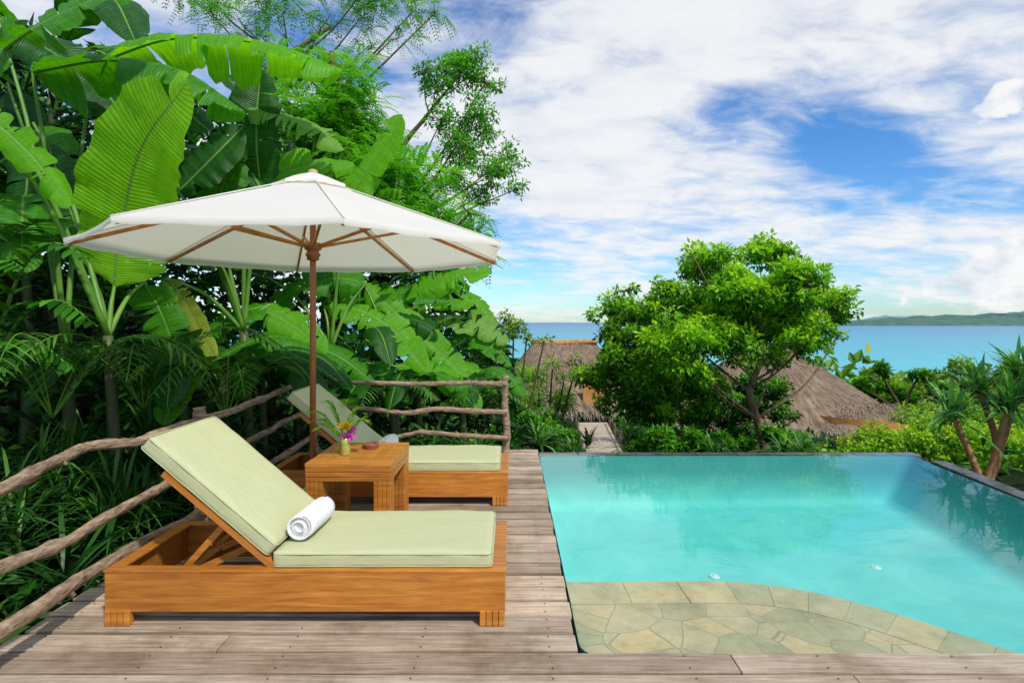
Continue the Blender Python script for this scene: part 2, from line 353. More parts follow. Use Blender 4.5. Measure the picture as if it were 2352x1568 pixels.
ridge('distant_hills', 5200, 14000, 9000, 280, 5, M['farhill'], 'hazy blue hills beyond the island')

# ------------------------------------------------------------------ deck
lst = []; nails = []
pitch = .165
def row(y0, x0, x1, joints=(), gap=.024):
    xs = [x0]+list(joints)+[x1]
    for a, b in zip(xs[:-1], xs[1:]):
        wd = pitch-gap-.003*R.random()
        lst.append((((a+b)/2, y0+pitch/2, -.016+.004*(R.random()-.5)), (b-a-.005, wd, .032), Matrix.Rotation(.006*(R.random()-.5), 4, 'X')))
    for nxp in list(np.arange(-2.3, x1, .62)):
        if nxp > x0+.03:
            for dy in (.038, pitch-.038): nails.append((nxp+.01*(R.random()-.5), y0+dy+.004*(R.random()-.5)))
for i in range(26): row(2.68+i*pitch, -2.46+.02*(R.random()-.5), .315+.014*(R.random()-.5), () if i % 4 else (-1.4+.3*(i % 3),), .026+.0005*i)
for i, j in zip(range(1, 12), [1.02, 1.5, -.6, .8, 2.0, 0.1, -1, 1, .3, 1.4, .9]): row(2.68-i*pitch, -4.2, 6.5, (j,), .014)
Vd, Fd = boxes(lst, .005, 2)
jo = boxes([((x, 4.8, -.10), (.06, 4.3, .13)) for x in (-2.3, -1.68, -1.06, -.44, .2)]+[((1, 1.75, -.10), (9, .07, .13)), ((1, 2.6, -.11), (9, .05, .12))], 0)
k0 = len(Fd); Vd, Fd = merge((Vd, Fd), jo)
k1 = len(Fd)
Vn = []; Fn = []
for (x, y) in nails:
    b = len(Vn); r = .0048
    for k in range(6): Vn.append((x+r*math.cos(k*math.pi/3), y+r*math.sin(k*math.pi/3), .0028))
    Fn.append([b+k for k in range(6)])
Vd, Fd = merge((Vd, Fd), (Vn, Fn))
dk = obj('wooden_deck', Vd, Fd, [M['deck'], M['nail'], M['darkwood']], kind='structure', label='weathered grey brown timber deck with screwed planks', category='deck')
mi = np.zeros(len(Fd), int); mi[k0:k1] = 2; mi[k1:] = 1; dk.data.polygons.foreach_set('material_index', mi)

# ------------------------------------------------------------------ pool
def xr(y): return 4.84-.14*(6.85-y)
Vp = [(.33, 2.70, -.64), (.33, 6.70, -.66), (4.40, 6.70, -.58), (3.9, 2.70, -.60),
      (.33, 2.70, -.03), (.33, 6.87, -.062), (xr(6.85)-.02, 6.87, -.062), (xr(2.70), 2.70, -.03)]
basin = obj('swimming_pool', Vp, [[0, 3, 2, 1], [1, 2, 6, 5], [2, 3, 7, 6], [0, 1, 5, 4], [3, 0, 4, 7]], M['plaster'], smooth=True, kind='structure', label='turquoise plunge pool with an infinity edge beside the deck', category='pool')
bv = basin.modifiers.new('cove', 'BEVEL'); bv.width = .10; bv.segments = 5; bv.limit_method = 'ANGLE'; bv.angle_limit = .3
obj('pool_water', [(.325, 2.69, -.055), (xr(2.69), 2.69, -.055), (xr(6.9), 6.93, -.055), (.325, 6.93, -.055)], [[0, 1, 2, 3]], M['water'], kind='structure', label='clear still pool water reflecting trees', category='water')
V1, F1 = boxes([((.33+.475/2+.484*k, 6.985+.003*(R.random()-.5), -.33), (.475, .17, .535+.004*(R.random()-.5))) for k in range(9)]+[((4.82, 6.985, -.33), (.30, .17, .535))], .008)
ang = math.atan(.14)
V2, F2 = boxes([((xr(y)+.095, y, -.335+.002*(R.random()-.5)), (.165, .545, .60), Matrix.Rotation(-ang, 4, 'Z')) for y in np.arange(2.95, 6.8, .55)], .010)
obj('pool_coping', *merge((V1, F1), (V2, F2)), M['slate'], kind='structure', label='black wet slate rim around the infinity pool', category='pool edge')
outer = catmull([(.335, 3.58), (.9, 3.59), (1.40, 3.585), (1.76, 3.48), (2.06, 3.28), (2.32, 3.02), (2.58, 2.72)], 8)
d = nrm(np.gradient(outer, axis=0))
inner = outer+np.stack([d[:, 1], -d[:, 0]], 1)*.28
inner[:, 1] = np.maximum(inner[:, 1], 2.69)
cuts = [0, 5, 10, 15, 20, 25, 30, 35, 40, 44, len(outer)-1]
Vs = []; Fs = []
for a_, b_ in zip(cuts[:-1], cuts[1:]):
    o = outer[a_:b_+1].copy(); q = inner[a_:b_+1].copy()
    o[0] += (o[1]-o[0])*.05; q[0] += (q[1]-q[0])*(.05+.12*(R.random()-.3))
    ring = list(o)+list(q[::-1]); b = len(Vs); n = len(ring)
    for p in ring: Vs.append((p[0], p[1], -.083))
    for p in ring: Vs.append((p[0], p[1], -.16))
    Fs.append([b+i for i in range(n)])
    for i in range(n): Fs.append([b+i, b+(i+1) % n, b+n+(i+1) % n, b+n+i])
k0 = len(Fs)
poly = [(.335, 2.69)]+[tuple(p) for p in inner if p[1] > 2.695]
poly[-1] = (poly[-1][0], 2.69)
b = len(Vs)
for p in poly: Vs.append((p[0], p[1]-.006, -.084))
Fs.append([b+i for i in range(len(poly))]); k1 = len(Fs)
ring = [(.33, 2.69)]+[tuple(p) for p in outer]; b = len(Vs); n = len(ring)
for p in ring: Vs.append((p[0], p[1]-.004, -.093))
for p in ring: Vs.append((p[0], p[1]-.004, -.7))
Fs.append([b+i for i in range(n)]); kg = len(Fs)
for i in range(1, n-1): Fs.append([b+i, b+(i+1) % n, b+n+(i+1) % n, b+n+i])
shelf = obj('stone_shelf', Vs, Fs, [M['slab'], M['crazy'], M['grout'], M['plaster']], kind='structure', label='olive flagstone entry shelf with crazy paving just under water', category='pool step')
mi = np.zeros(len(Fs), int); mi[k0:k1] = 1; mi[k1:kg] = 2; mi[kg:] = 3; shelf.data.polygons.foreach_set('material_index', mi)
for i, (x, y) in enumerate([(1.73, 4.86), (3.20, 5.0)]):
    v, f = lathe([(.0001, .018), (.014, .018), (.018, .010), (.032, .009), (.036, .013), (.041, .010), (.044, 0)], 24)
    obj('pool_inlet', v, f, M['white'], loc=(x, y, -.622+.018*i), smooth=True, label='small round white fitting on the pool floor', category='pool fitting', group='round fittings on the pool floor')

# ------------------------------------------------------------------ loungers
def cushion(L, Wd, H, r, puff):
    bm = bmesh.new(); bmesh.ops.create_cube(bm, size=1); bmesh.ops.subdivide_edges(bm, edges=list(bm.edges), cuts=15, use_grid_fill=True)
    bm.verts.index_update(); V = np.array([v.co[:] for v in bm.verts]); F = [[v.index for v in f.verts] for f in bm.faces]; bm.free()
    a = np.abs(V*2); V = np.sign(V)*.5*(1-(1-np.clip(a, 0, 1))**1.8)
    dim = np.array([L, Wd, H]); q = V*dim; inn = np.clip(q, -(dim/2-r), dim/2-r); dd = q-inn
    l = np.linalg.norm(dd, axis=1, keepdims=True); q = np.where(l > 1e-6, inn+dd/np.maximum(l, 1e-6)*np.minimum(np.max(np.abs(dd), axis=1, keepdims=True), r), q)
    px, py = 2*q[:, 0]/L, 2*q[:, 1]/Wd
    q[:, 2] += np.sign(q[:, 2])*puff*(1-np.abs(px)**3)*(1-np.abs(py)**3)*np.where(q[:, 2] > 0, 1, .2)
    q[:, 2] += (.003*np.sin(px*9+py*3)+.002*np.sin(px*4-py*7))*(q[:, 2] > 0)
    q[:, 1] += .003*np.sin(px*11)*np.sign(py)*(np.abs(py) > .9)
    return q, F
def piping(L, Wd, z, r=.0028, cr=.03):
    pts = []
    for sx, sy, a0 in ((1, 1, 0), (-1, 1, 90), (-1, -1, 180), (1, -1, 270)):
        for k in range(5):
            a = math.radians(a0+k*22.5); pts.append((sx*(L/2-cr)+cr*math.cos(a), sy*(Wd/2-cr)+cr*math.sin(a), z))
    return tube(pts, r, 6, closed=True)
def lounger(base):
    L = thing('sun_lounger', base, 'teak sun lounger, raised back, sage green cushions and rolled towel', 'sun lounger', 'sun loungers on the deck')
    v, f = boxes([((0, -.342, .17), (2.05, .036, .20)), ((0, .342, .17), (2.05, .036, .20)),
                  ((-1.007, 0, .17), (.036, .646, .20)), ((1.007, 0, .17), (.036, .646, .20)),
                  ((0, -.332, .277), (2.062, .062, .014)), ((0, .332, .277), (2.062, .062, .014)),
                  ((-.995, 0, .277), (.072, .60, .014)), ((.985, 0, .277), (.09, .60, .014)),
                  ((-.20, 0, .21), (.06, .646, .05)), ((-.72, 0, .16), (.05, .646, .05))], .004)
    obj('frame', v, f, M['teak'], L, loc=(0, 0, 0))
    v, f = boxes([((x, 0, .245), (.062, .64, .018)) for x in np.arange(-.1, .95, .085)], .003)
    obj('slatted_base', v, f, M['teak'], L, loc=(0, 0, 0))
    for sx in (-1, 1):
        for sy in (-1, 1):
            ls = [((sx*.958-.048+.0325*k, sy*.352, .039), (.030, .034, .078)) for k in range(4)]+[((sx*.958, sy*.333, .04), (.12, .03, .07))]
            v, f = boxes(ls, .005); obj('leg', v, f, M['teak_edge'], L, loc=(0, 0, 0))
    v, f = cushion(1.135, .665, .085, .024, .011); p1 = piping(1.137, .667, .031); p2 = piping(1.137, .667, -.031)
    V, F = merge((v, f), p1, p2); obj('seat_cushion', V, F, M['cushion'], L, loc=(.388, 0, .322), smooth=True)
    th = math.radians(40.3)
    rot = Matrix(((-math.cos(th), 0, math.sin(th)), (0, -1, 0), (math.sin(th), 0, math.cos(th))))
    hinge = Vector((-.19, 0, .27))
    def place(o): o.rotation_euler = rot.to_euler(); o.location = hinge
    v, f = boxes([((.37, -.30, .0175), (.76, .05, .035)), ((.37, .30, .0175), (.76, .05, .035)), ((.73, 0, .0175), (.05, .55, .033))]+[((x, 0, .022), (.06, .56, .016)) for x in np.arange(.08, .7, .09)], .003)
    o = obj('backrest', v, f, M['teak_edge'], L, loc=(0, 0, 0)); place(o)
    v, f = cushion(.87, .665, .09, .026, .011); V, F = merge((v, f), piping(.872, .667, .033), piping(.872, .667, -.033)); V = np.array(V)+[.055+.435, 0, .083]
    o = obj('back_cushion', V, F, M['cushion'], L, loc=(0, 0, 0), smooth=True); place(o)
    v2, f2 = boxes([((-.60, y, .335), (.42, .022, .034), Matrix.Rotation(-math.radians(48), 4, 'Y')) for y in (-.22, .22)]+[((-.56, 0, .37), (.034, .46, .022))], .003)
    v3, f3 = boxes([((-.55, y, .25), (.5, .022, .034), Matrix.Rotation(-math.radians(24), 4, 'Y')) for y in (-.18, .18)], .003)
    obj('support_strut', *merge((v2, f2), (v3, f3)), M['teak_edge'], L, loc=(0, 0, 0))
    return L
L1 = lounger((-1.06, 3.27, 0))
L2 = bpy.data.objects.new('sun_lounger', None); col.objects.link(L2); L2.location = (-1.06, 5.18, 0)
for k in ('category', 'group'): L2[k] = L1[k]
L2['label'] = 'teak sun lounger partly hidden behind the side table'
for c in [c for c in bpy.data.objects if c.parent == L1]:
    q = c.copy(); q.parent = L2; col.objects.link(q)
def towel(loc, rz, label):
    n = 200; V = []; F = []; turns = 4.2; Lh = .168
    th0 = 2*math.pi*turns
    pts = []
    for i in range(n):
        a = th0*i/(n-1); r = .012+.058*(i/(n-1)); pts.append((r*math.cos(a), r*math.sin(a)*.95))
    ys = np.linspace(-Lh, Lh, 9)
    for yy in ys:
        e = abs(yy)/Lh
        for (x, z) in pts:
            s = 1-.06*e**6; V.append((x*s+.001*math.sin(yy*40), yy+(.010*math.sin(10*math.hypot(x, z)*18) if e > .99 else 0), z*s))
    for j in range(8):
        for i in range(n-1): F.append([j*n+i, j*n+i+1, (j+1)*n+i+1, (j+1)*n+i])
    for s in (-1, 1):
        b = len(V)
        for k in range(28): V.append((.064*math.cos(k*math.pi/14), s*(Lh-.008), .062*math.sin(k*math.pi/14)))
        F.append([b+k for k in range(28)])
    o = obj('rolled_towel', V, F, M['towel'], loc=loc, smooth=True, label=label, category='towel', group='rolled towels on the loungers')
    o.rotation_euler = (0, 0, rz); md = o.modifiers.new('t', 'SOLIDIFY'); md.thickness = .009
towel((-1.135, 3.23, .448), math.radians(-3), 'white rolled terry towel resting on the lounger seat')
towel((-1.135, 5.14, .448), math.radians(-3), 'white rolled towel on the farther lounger')

# ------------------------------------------------------------------ table
T = thing('side_table', (-1.14, 4.30, 0), 'square reeded teak side table between the two loungers', 'side table')
w, dpt, H = .60, .70, .57
ls = []
for k in range(4):
    ls.append(((0, -dpt/2+.016+k*.032, H-.014), (w-.0, .030, .028))); ls.append(((0, dpt/2-.016-k*.032, H-.014), (w-.0, .030, .028)))
for k in range(11): ls.append(((-w/2+.0275+.0545*k, 0, H-.0145), (.0525, dpt-.26, .027)))
obj('tabletop', *boxes(ls, .003), M['teak_edge'], T, loc=(0, 0, 0))
ls = []
for k in range(3):
    z = H-.03-.016-k*.032
    for s in (-1, 1): ls.append(((0, s*(dpt/2-.014), z), (w-.004-.001*k, .026, .030))); ls.append(((s*(w/2-.014), 0, z), (.026, dpt-.06, .030)))
obj('apron', *boxes(ls, .004), M['teak'], T, loc=(0, 0, 0))
for sx in (-1, 1):
    for sy in (-1, 1):
        ls = []
        for k in range(4):
            for j in range(4):
                if k in (0, 3) or j in (0, 3): ls.append(((sx*(w/2-.018-k*.030), sy*(dpt/2-.018-j*.030), (H-.126)/2), (.0285, .0285, H-.126)))
        obj('leg', *boxes(ls, .004), M['teak'], T, loc=(0, 0, 0))
v, f = lathe([(.0001, 0), (.034, 0), (.036, .004), (.035, .05), (.037, .09), (.035, .122), (.031, .124), (.03, .10), (.0001, .09)], 24)
obj('vase', v, f, M['glassgreen'], loc=(-1.235, 4.22, .571), smooth=True, label='small bamboo coloured vase on the side table', category='vase')
B = thing('flower_arrangement', (-1.235, 4.22, .66), 'magenta orchids, yellow petals and palm sprigs in the vase', 'flowers')
def flower(center, n, size, mat, up, seed, name):
    g = np.random.default_rng(seed); P = []; A = []; Nn = []
    for k in range(n):
        c = np.array(center)+g.normal(size=3)*size*[.9, .8, .8]; f_ = nrm(np.array([g.normal()*.5, -.8, .4+g.normal()*.4]))
        s = nrm(np.cross(f_, [0, 0, 1])); t = np.cross(s, f_)
        for j in range(5):
            a = j*2*math.pi/5; P.append(c); A.append(s*math.cos(a)+t*math.sin(a)+f_*.25); Nn.append(f_)
    P = np.array(P); v, f2, r = leafVF(P, np.array(A), np.array(Nn), size*.95, size*.7, np.zeros(len(P)), -.1, .1)
    obj(name, *merge((v, f2.tolist())), mat, B, loc=(0, 0, 0)); return tube([(0, 0, -.05), tuple(np.array(center)*.6), tuple(center)], .003, 5)
sts = [flower((.03, -.02, .06), 14, .024, M['magenta'], 0, 1, 'orchid_flower'), flower((.05, -.03, .10), 9, .020, M['magenta'], 0, 2, 'orchid_flower')]
P = []; A = []; g = np.random.default_rng(5)
for k in range(18): P.append((.01, 0, .09)); A.append((g.normal()*.8, -.3+g.normal()*.5, .7+g.random()*.5))
v, f, r = leafVF(np.array(P)*1.0, np.array(A), np.tile([0, -1, .3], (18, 1)), .09, .022, np.zeros(18)); obj('yellow_flower', v, f, M['yellow'], B, loc=(0, 0, 0))
obj('flower_stem', *merge(*sts), M['petiole'], B, loc=(0, 0, 0))
def frond(pts, leaflet, width, n, rnd0, hang=.25, wide=1.0):
    C = catmull(pts, 10); t = np.linspace(.12, .99, n); idx = t*(len(C)-1)
    c = np.array([np.interp(idx, np.arange(len(C)), C[:, k]) for k in range(3)]).T; T_ = nrm(np.gradient(c, axis=0)); S = nrm(np.cross(T_, [0, 0, 1.])+1e-6)
    prof = np.sin(np.clip(t*.92+.1, 0, 1)*math.pi)**.5*leaflet
    out = []
    for s in (-1, 1):
        out.append(strapVF(c, nrm(S*s+T_*.75+[0, 0, .1]+R.normal(size=(n, 3))*.07), prof, width*wide, hang, rnd0+R.normal(size=n)*.12, 3))
    return out, tube(C, [width*.35, width*.12], 5)
fr = []
for tip in [(-.26, -.05, .24), (-.16, .02, .31), (-.28, .05, .15), (.10, 0, .26), (.18, -.03, .17), (.0, .05, .31), (-.2, -.1, .12)]:
    t_ = np.array(tip); o_, r_ = frond([(0, 0, 0), t_*.55+[0, -.02, .07], t_], .10, .013, 18, .45, .2); fr += o_
v, f, r = cat(fr); obj('palm_sprig', v, f, M['bright'], B, loc=(0, 0, 0), rnd=r)
v, f = lathe([(.0001, 0), (.060, 0), (.064, .008), (.060, .013), (.064, .018), (.064, .030), (.058, .036), (.045, .036), (.042, .020), (.0001, .018)], 28)
obj('ashtray', v, f, M['ash'], loc=(-1.105, 4.45, .571), smooth=True, label='round turned wooden ashtray on the side table', category='ashtray')

# ------------------------------------------------------------------ parasol
PX, PY = -1.55, 4.43
U = thing('parasol', (PX, PY, .0), 'white octagonal canvas parasol on a wooden pole over the loungers', 'parasol')
def up(v): return np.array(v, float)+[PX, PY, 0]
obj('pole', *tube([(PX, PY, .10), (PX, PY, 1.3), (PX, PY, 2.68)], .0235, 16), M['polewood'], U, smooth=True)
angs = [math.radians(a) for a in (-20+45*k for k in range(8))]
RR = 1.57; ZR = 2.098; ZT = 2.655
def corner(k, r, z): a = angs[k % 8]; return np.array([r*math.sin(a), -r*math.cos(a), z])
def canopy(r0, r1, z0, z1, sag, hem, nt_=14, ns=14, edge=.014):
    V = []; F = []
    for k in range(8):
        b = len(V)
        for i in range(nt_+1):
            t = i/nt_; r = r0+(r1-r0)*t; z = z0+(z1-z0)*t
            A = corner(k, r, z); Bc = corner(k+1, r, z)
            for j in range(ns+1):
                s = j/ns; p = A*(1-s)+Bc*s; m_ = 4*s*(1-s)
                p[2] -= sag*m_*math.sin(min(1, t)*math.pi*.8)
                p[:2] *= 1-edge*m_*t*t
                V.append(up(p))
        if hem:
            for j in range(ns+1):
                q = np.array(V[b+nt_*(ns+1)+j]); c = q-np.array([PX, PY, 0]); q[2] -= hem*(1+.15*math.sin(j*1.3+k)); q[:2] -= c[:2]*.004; V.append(q)
        rows = nt_+1+(1 if hem else 0)
        for i in range(rows-1):
            for j in range(ns): F.append([b+i*(ns+1)+j, b+i*(ns+1)+j+1, b+(i+1)*(ns+1)+j+1, b+(i+1)*(ns+1)+j])
    return V, F
obj('canopy', *canopy(.13, RR, ZT-.03, ZR, .010, .030), M['canvas'], U, smooth=True)
obj('vent_cap', *canopy(.03, .30, ZT+.055, ZT-.055, -.012, .02, 5, 10, .10), M['canvas'], U, smooth=True)
seams = []
for k in range(8):
    A = up(corner(k, .16, ZT-.03+.002)); C = up(corner(k, RR, ZR+.004)); seams.append(tube([A, (A+C)/2, C], .005, 6))
obj('seam', *merge(*seams), M['canvas'], U, smooth=True)
obj('finial', *lathe([(.0001, ZT+.085), (.02, ZT+.083), (.034, ZT+.074), (.038, ZT+.06), (.038, ZT+.045)], 16, (PX, PY, 0)), M['palewood'], U, smooth=True)
for k in range(8):
    A = up(corner(k, .05, ZT-.075)); C = up(corner(k, RR-.03, ZR-.022)); d_ = C-A; Ln = np.linalg.norm(d_)
    rot = Vector(d_).to_track_quat('X', 'Z').to_matrix().to_4x4()
    obj('rib', *boxes([(tuple((A+C)/2), (Ln, .018, .026), rot)], .003), M['teak'], U)
    A = up(corner(k, .055, 2.14)); C = up(corner(k, .78, ZT-.075+(ZR-.022-ZT+.075)*.485-.018)); d_ = C-A; Ln = np.linalg.norm(d_)
    rot = Vector(d_).to_track_quat('X', 'Z').to_matrix().to_4x4()
    obj('strut', *boxes([(tuple((A+C)/2), (Ln, .02, .022), rot)], .003), M['teak'], U)
obj('lower_hub', *lathe([(.026, 2.03), (.045, 2.035), (.045, 2.06), (.055, 2.065), (.055, 2.085), (.046, 2.09), (.046, 2.11), (.062, 2.115), (.066, 2.14), (.062, 2.165), (.03, 2.17)], 20, (PX, PY, 0)), M['polewood'], U, smooth=True)
obj('upper_hub', *lathe([(.026, 2.53), (.05, 2.535), (.06, 2.56), (.06, 2.60), (.03, 2.61)], 20, (PX, PY, 0)), M['polewood'], U, smooth=True)
obj('base', *lathe([(.0001, 0.001), (.135, .001), (.14, .02), (.125, .10), (.10, .20), (.075, .26), (.045, .28), (.045, .36), (.027, .36)], 28), M['concrete'], U, loc=(0, 0, 0), smooth=True)

# ------------------------------------------------------------------ branch fence
FN = thing('branch_fence', (-2.35, 4.2, 0), 'rustic fence of crooked grey brown branches along the deck edge', 'fence')
def branch(pts, r0, r1, name='rail'):
    C = catmull(pts, 9); n = len(C); C = C+R.normal(size=C.shape)*.004
    C = catmull(C[::3], 4) if n > 12 else C
    rad = np.interp(np.linspace(0, 1, len(C)), [0, 1], [r0, r1])*(1+.06*np.sin(np.arange(len(C))*.5)+R.normal(size=len(C))*.03)
    for k in range(max(1, len(C)//22)):
        i = R.integers(2, len(C)-2); rad[i] *= 1.3; rad[i-1] *= 1.12
    parts = [tube(C, rad, 11, .16)]
    for k in range(len(C)//26):
        i = R.integers(3, len(C)-3); a = R.normal(size=3); a = nrm(a-0)*[1, .3, 1]; parts.append(tube([C[i], C[i]+a*rad[i]*1.7], [rad[i]*.5, rad[i]*.3], 6))
    obj(name, *merge(*parts), M['branch'], FN, smooth=True)
branch([(-2.30, 1.5, .84), (-2.32, 2.1, .80), (-2.34, 2.6, .79), (-2.46, 3.1, .81), (-2.48, 3.35, .82), (-2.36, 3.6, .80), (-2.33, 4.0, .82), (-2.28, 4.5, .83), (-2.33, 5.3, .84), (-2.36, 6.1, .86), (-2.38, 6.9, .84)], .032, .028)
branch([(-2.24, 1.4, .46), (-2.20, 2.3, .50), (-2.18, 2.8, .48), (-2.20, 3.5, .52), (-2.27, 4.2, .50), (-2.28, 4.9, .52), (-2.33, 5.5, .51), (-2.31, 5.9, .55), (-2.36, 6.9, .52)], .027, .028)
branch([(-2.26, 1.4, .14), (-2.24, 2.4, .19), (-2.26, 3.2, .21), (-2.22, 3.9, .20), (-2.30, 4.9, .20), (-2.33, 5.6, .18), (-2.31, 6.3, .22), (-2.36, 6.9, .2)], .038, .030)
branch([(-2.4, 6.80, .84), (-1.7, 6.74, .83), (-1.0, 6.78, .82), (-.5, 6.74, .83), (-.06, 6.72, .82)], .026, .030)
branch([(-2.4, 6.80, .52), (-1.8, 6.78, .53), (-1.3, 6.72, .48), (-.9, 6.74, .51), (-.06, 6.72, .49)], .026, .032)
branch([(-2.4, 6.80, .22), (-1.6, 6.76, .16), (-1.1, 6.76, .24), (-.7, 6.72, .22), (-.04, 6.70, .19)], .024, .028)
for (x, y, h, r) in [(-2.28, 4.15, .93, .045), (-2.4, 6.86, .95, .045), (-.08, 6.78, .91, .042), (-2.35, 1.6, .95, .05)]:
    branch([(x, y, -.4), (x+.01, y, .3), (x-.01, y, h*.75), (x, y, h)], r*1.08, r, 'post')

# ------------------------------------------------------------------ banana plants
def banana_leaf(pts, hw, face, mat, parent, stem=None, tears=7, droop=.25, fold=.25, seed=0):
    g = np.random.default_rng(seed); C = catmull(pts, 16); n = 40; idx = np.linspace(0, len(C)-1, n)
    C = np.array([np.interp(idx, np.arange(len(C)), C[:, k]) for k in range(3)]).T
    T_ = nrm(np.gradient(C, axis=0)); face = np.array(face, float); S = nrm(np.cross(T_, face)); Nn = np.cross(S, T_)
    t = np.linspace(0, 1, n); w = hw*np.minimum(1, (t/.14+.02)**.6)*np.where(t > .6, np.sqrt(np.clip(1-((t-.6)/.405)**2, .0, 1)), 1)*(1-.12*np.abs(t-.5))
    w = w*(1+.05*np.sin(t*17+seed)+.03*np.sin(t*41+seed*2))
    V = []; F = []; UV = []; m_ = 7
    for side in (-1, 1):
        cuts = np.sort(g.choice(np.arange(4, n-3), tears, replace=False)) if tears else []
        cuts = [0]+list(cuts)+[n-1]
        for a, b in zip(cuts[:-1], cuts[1:]):
            if b-a < 1: continue
            ex = g.normal()*.22*(1 if tears else 0)+.05; sh = g.normal()*.022; base = len(V); K = b-a+1
            for i in range(a, b+1):
                tt = (i-a)/max(1, b-a)
                for j in range(m_):
                    s = j/(m_-1); shrink = 1-(.14*s*s if (tears and (i == a or i == b)) else 0)
                    ww = w[i]*shrink; dr = (droop+ex)*s*s
                    off = S[i]*side*ww*s*math.cos(min(1.3, (droop+ex)*.8*s))+Nn[i]*ww*(fold*s-dr*1.25+.045*math.sin(i*1.1+side)*s+.03*math.sin(i*2.7+j*.5)*s)
                    slide = (.5-tt)*s*(.024 if tears else 0)
                    V.append(C[i]+off+T_[i]*(slide+.07*s*hw+sh*s)); UV.append((side*s, t[i]*1.0))
            for i in range(K-1):
                for j in range(m_-1):
                    q = [base+i*m_+j, base+i*m_+j+1, base+(i+1)*m_+j+1, base+(i+1)*m_+j]
                    F.append(q if side > 0 else q[::-1])
    rib = tube(C-Nn*.006, [.014, .010, .003], 6); k = len(V); V = [tuple(x) for x in V]+[tuple(x) for x in rib[0]]; F += [[i+k for i in ff] for ff in rib[1]]; nb_ = len(rib[1]); UV += [(0.0, .5)]*len(rib[0])
    if stem is not None:
        s_ = np.array(stem, float); c0 = C[0]; mid = (s_+c0)/2+np.array([0, 0, .12*np.linalg.norm(c0-s_)]); pt = tube(catmull([s_, mid, c0, C[2]], 6), [.028, .016, .012], 7)
        k = len(V); V += [tuple(x) for x in pt[0]]; F += [[i+k for i in ff] for ff in pt[1]]; nb_ += len(pt[1]); UV += [(0.0, .5)]*len(pt[0])
    o = obj('leaf', V, F, [mat, M['petiole']], parent, smooth=True, uv=UV)
    mi = np.zeros(len(F), int); mi[len(F)-nb_:] = 1; o.data.polygons.foreach_set('material_index', mi); return o
CAM = (0, -1, .25); SK = (0, -.7, .7)
sd = [100]
def plant(stem_top, r, label, leaves, base=None):
    st = np.array(stem_top); b = np.array([st[0]+.1*(R.random()-.5), st[1]+.1, float(gz(st[0], st[1]))-.05]) if base is None else base
    p = thing('banana_plant', tuple(b), label, 'banana plant', 'banana plants beside the deck')
    C = catmull([b, (b+st)/2+[.04, 0, 0], st], 6); obj('stem', *tube(C, [r, r*.8, r*.55], 12, .05), M['stem'], p, smooth=True)
    for lf in leaves:
        pts, hw, face, mat = lf[:4]; kw = lf[4] if len(lf) > 4 else {}
        sd[0] += 1; banana_leaf([W(*q) for q in pts], hw, face, M[mat], p, st, seed=sd[0], **kw)
plant(W(248, 770, 5.0), .07, 'tall banana plant with a huge upright leaf coloured as sunlit', [
    ([(262, 660, 5.15), (280, 520, 5.1), (325, 340, 4.85), (430, 190, 4.5)], .42, (.25, -1, .15), 'banglow', dict(tears=2, droop=.03, fold=.05)),
    ([(-70, 175, 4.5), (60, 75, 4.5), (200, 5, 4.6), (345, -40, 4.7)], .28, SK, 'ban', dict(tears=6)),
    ([(-60, 250, 4.3), (20, 310, 4.35), (90, 380, 4.4), (160, 475, 4.4)], .14, SK, 'banlit', dict(tears=5)),
    ([(80, 290, 5.6), (120, 360, 5.5), (160, 450, 5.4), (180, 560, 5.3)], .26, CAM, 'ban', dict(tears=3)),
    ([(330, 650, 5.5), (365, 710, 5.5), (392, 780, 5.5), (400, 860, 5.4)], .20, CAM, 'ban', dict(tears=4)),
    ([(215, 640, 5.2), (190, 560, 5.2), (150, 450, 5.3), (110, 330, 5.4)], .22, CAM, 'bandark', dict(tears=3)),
])
plant(W(150, 800, 5.4), .08, 'banana plant with arching glossy leaves over the parasol', [
    ([(75, 165, 5.2), (250, 138, 5.2), (420, 165, 5.2), (562, 255, 5.2)], .33, (0, .1, 1), 'ban', dict(tears=7, droop=.65, fold=.06)),
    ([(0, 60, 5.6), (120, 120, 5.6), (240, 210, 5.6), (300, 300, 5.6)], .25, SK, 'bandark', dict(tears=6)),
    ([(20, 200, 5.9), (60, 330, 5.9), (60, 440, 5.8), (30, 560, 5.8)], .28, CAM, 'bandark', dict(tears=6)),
    ([(200, 260, 6.0), (300, 230, 6.0), (400, 240, 6.1), (480, 300, 6.1)], .24, SK, 'bandark', dict(tears=6)),
])
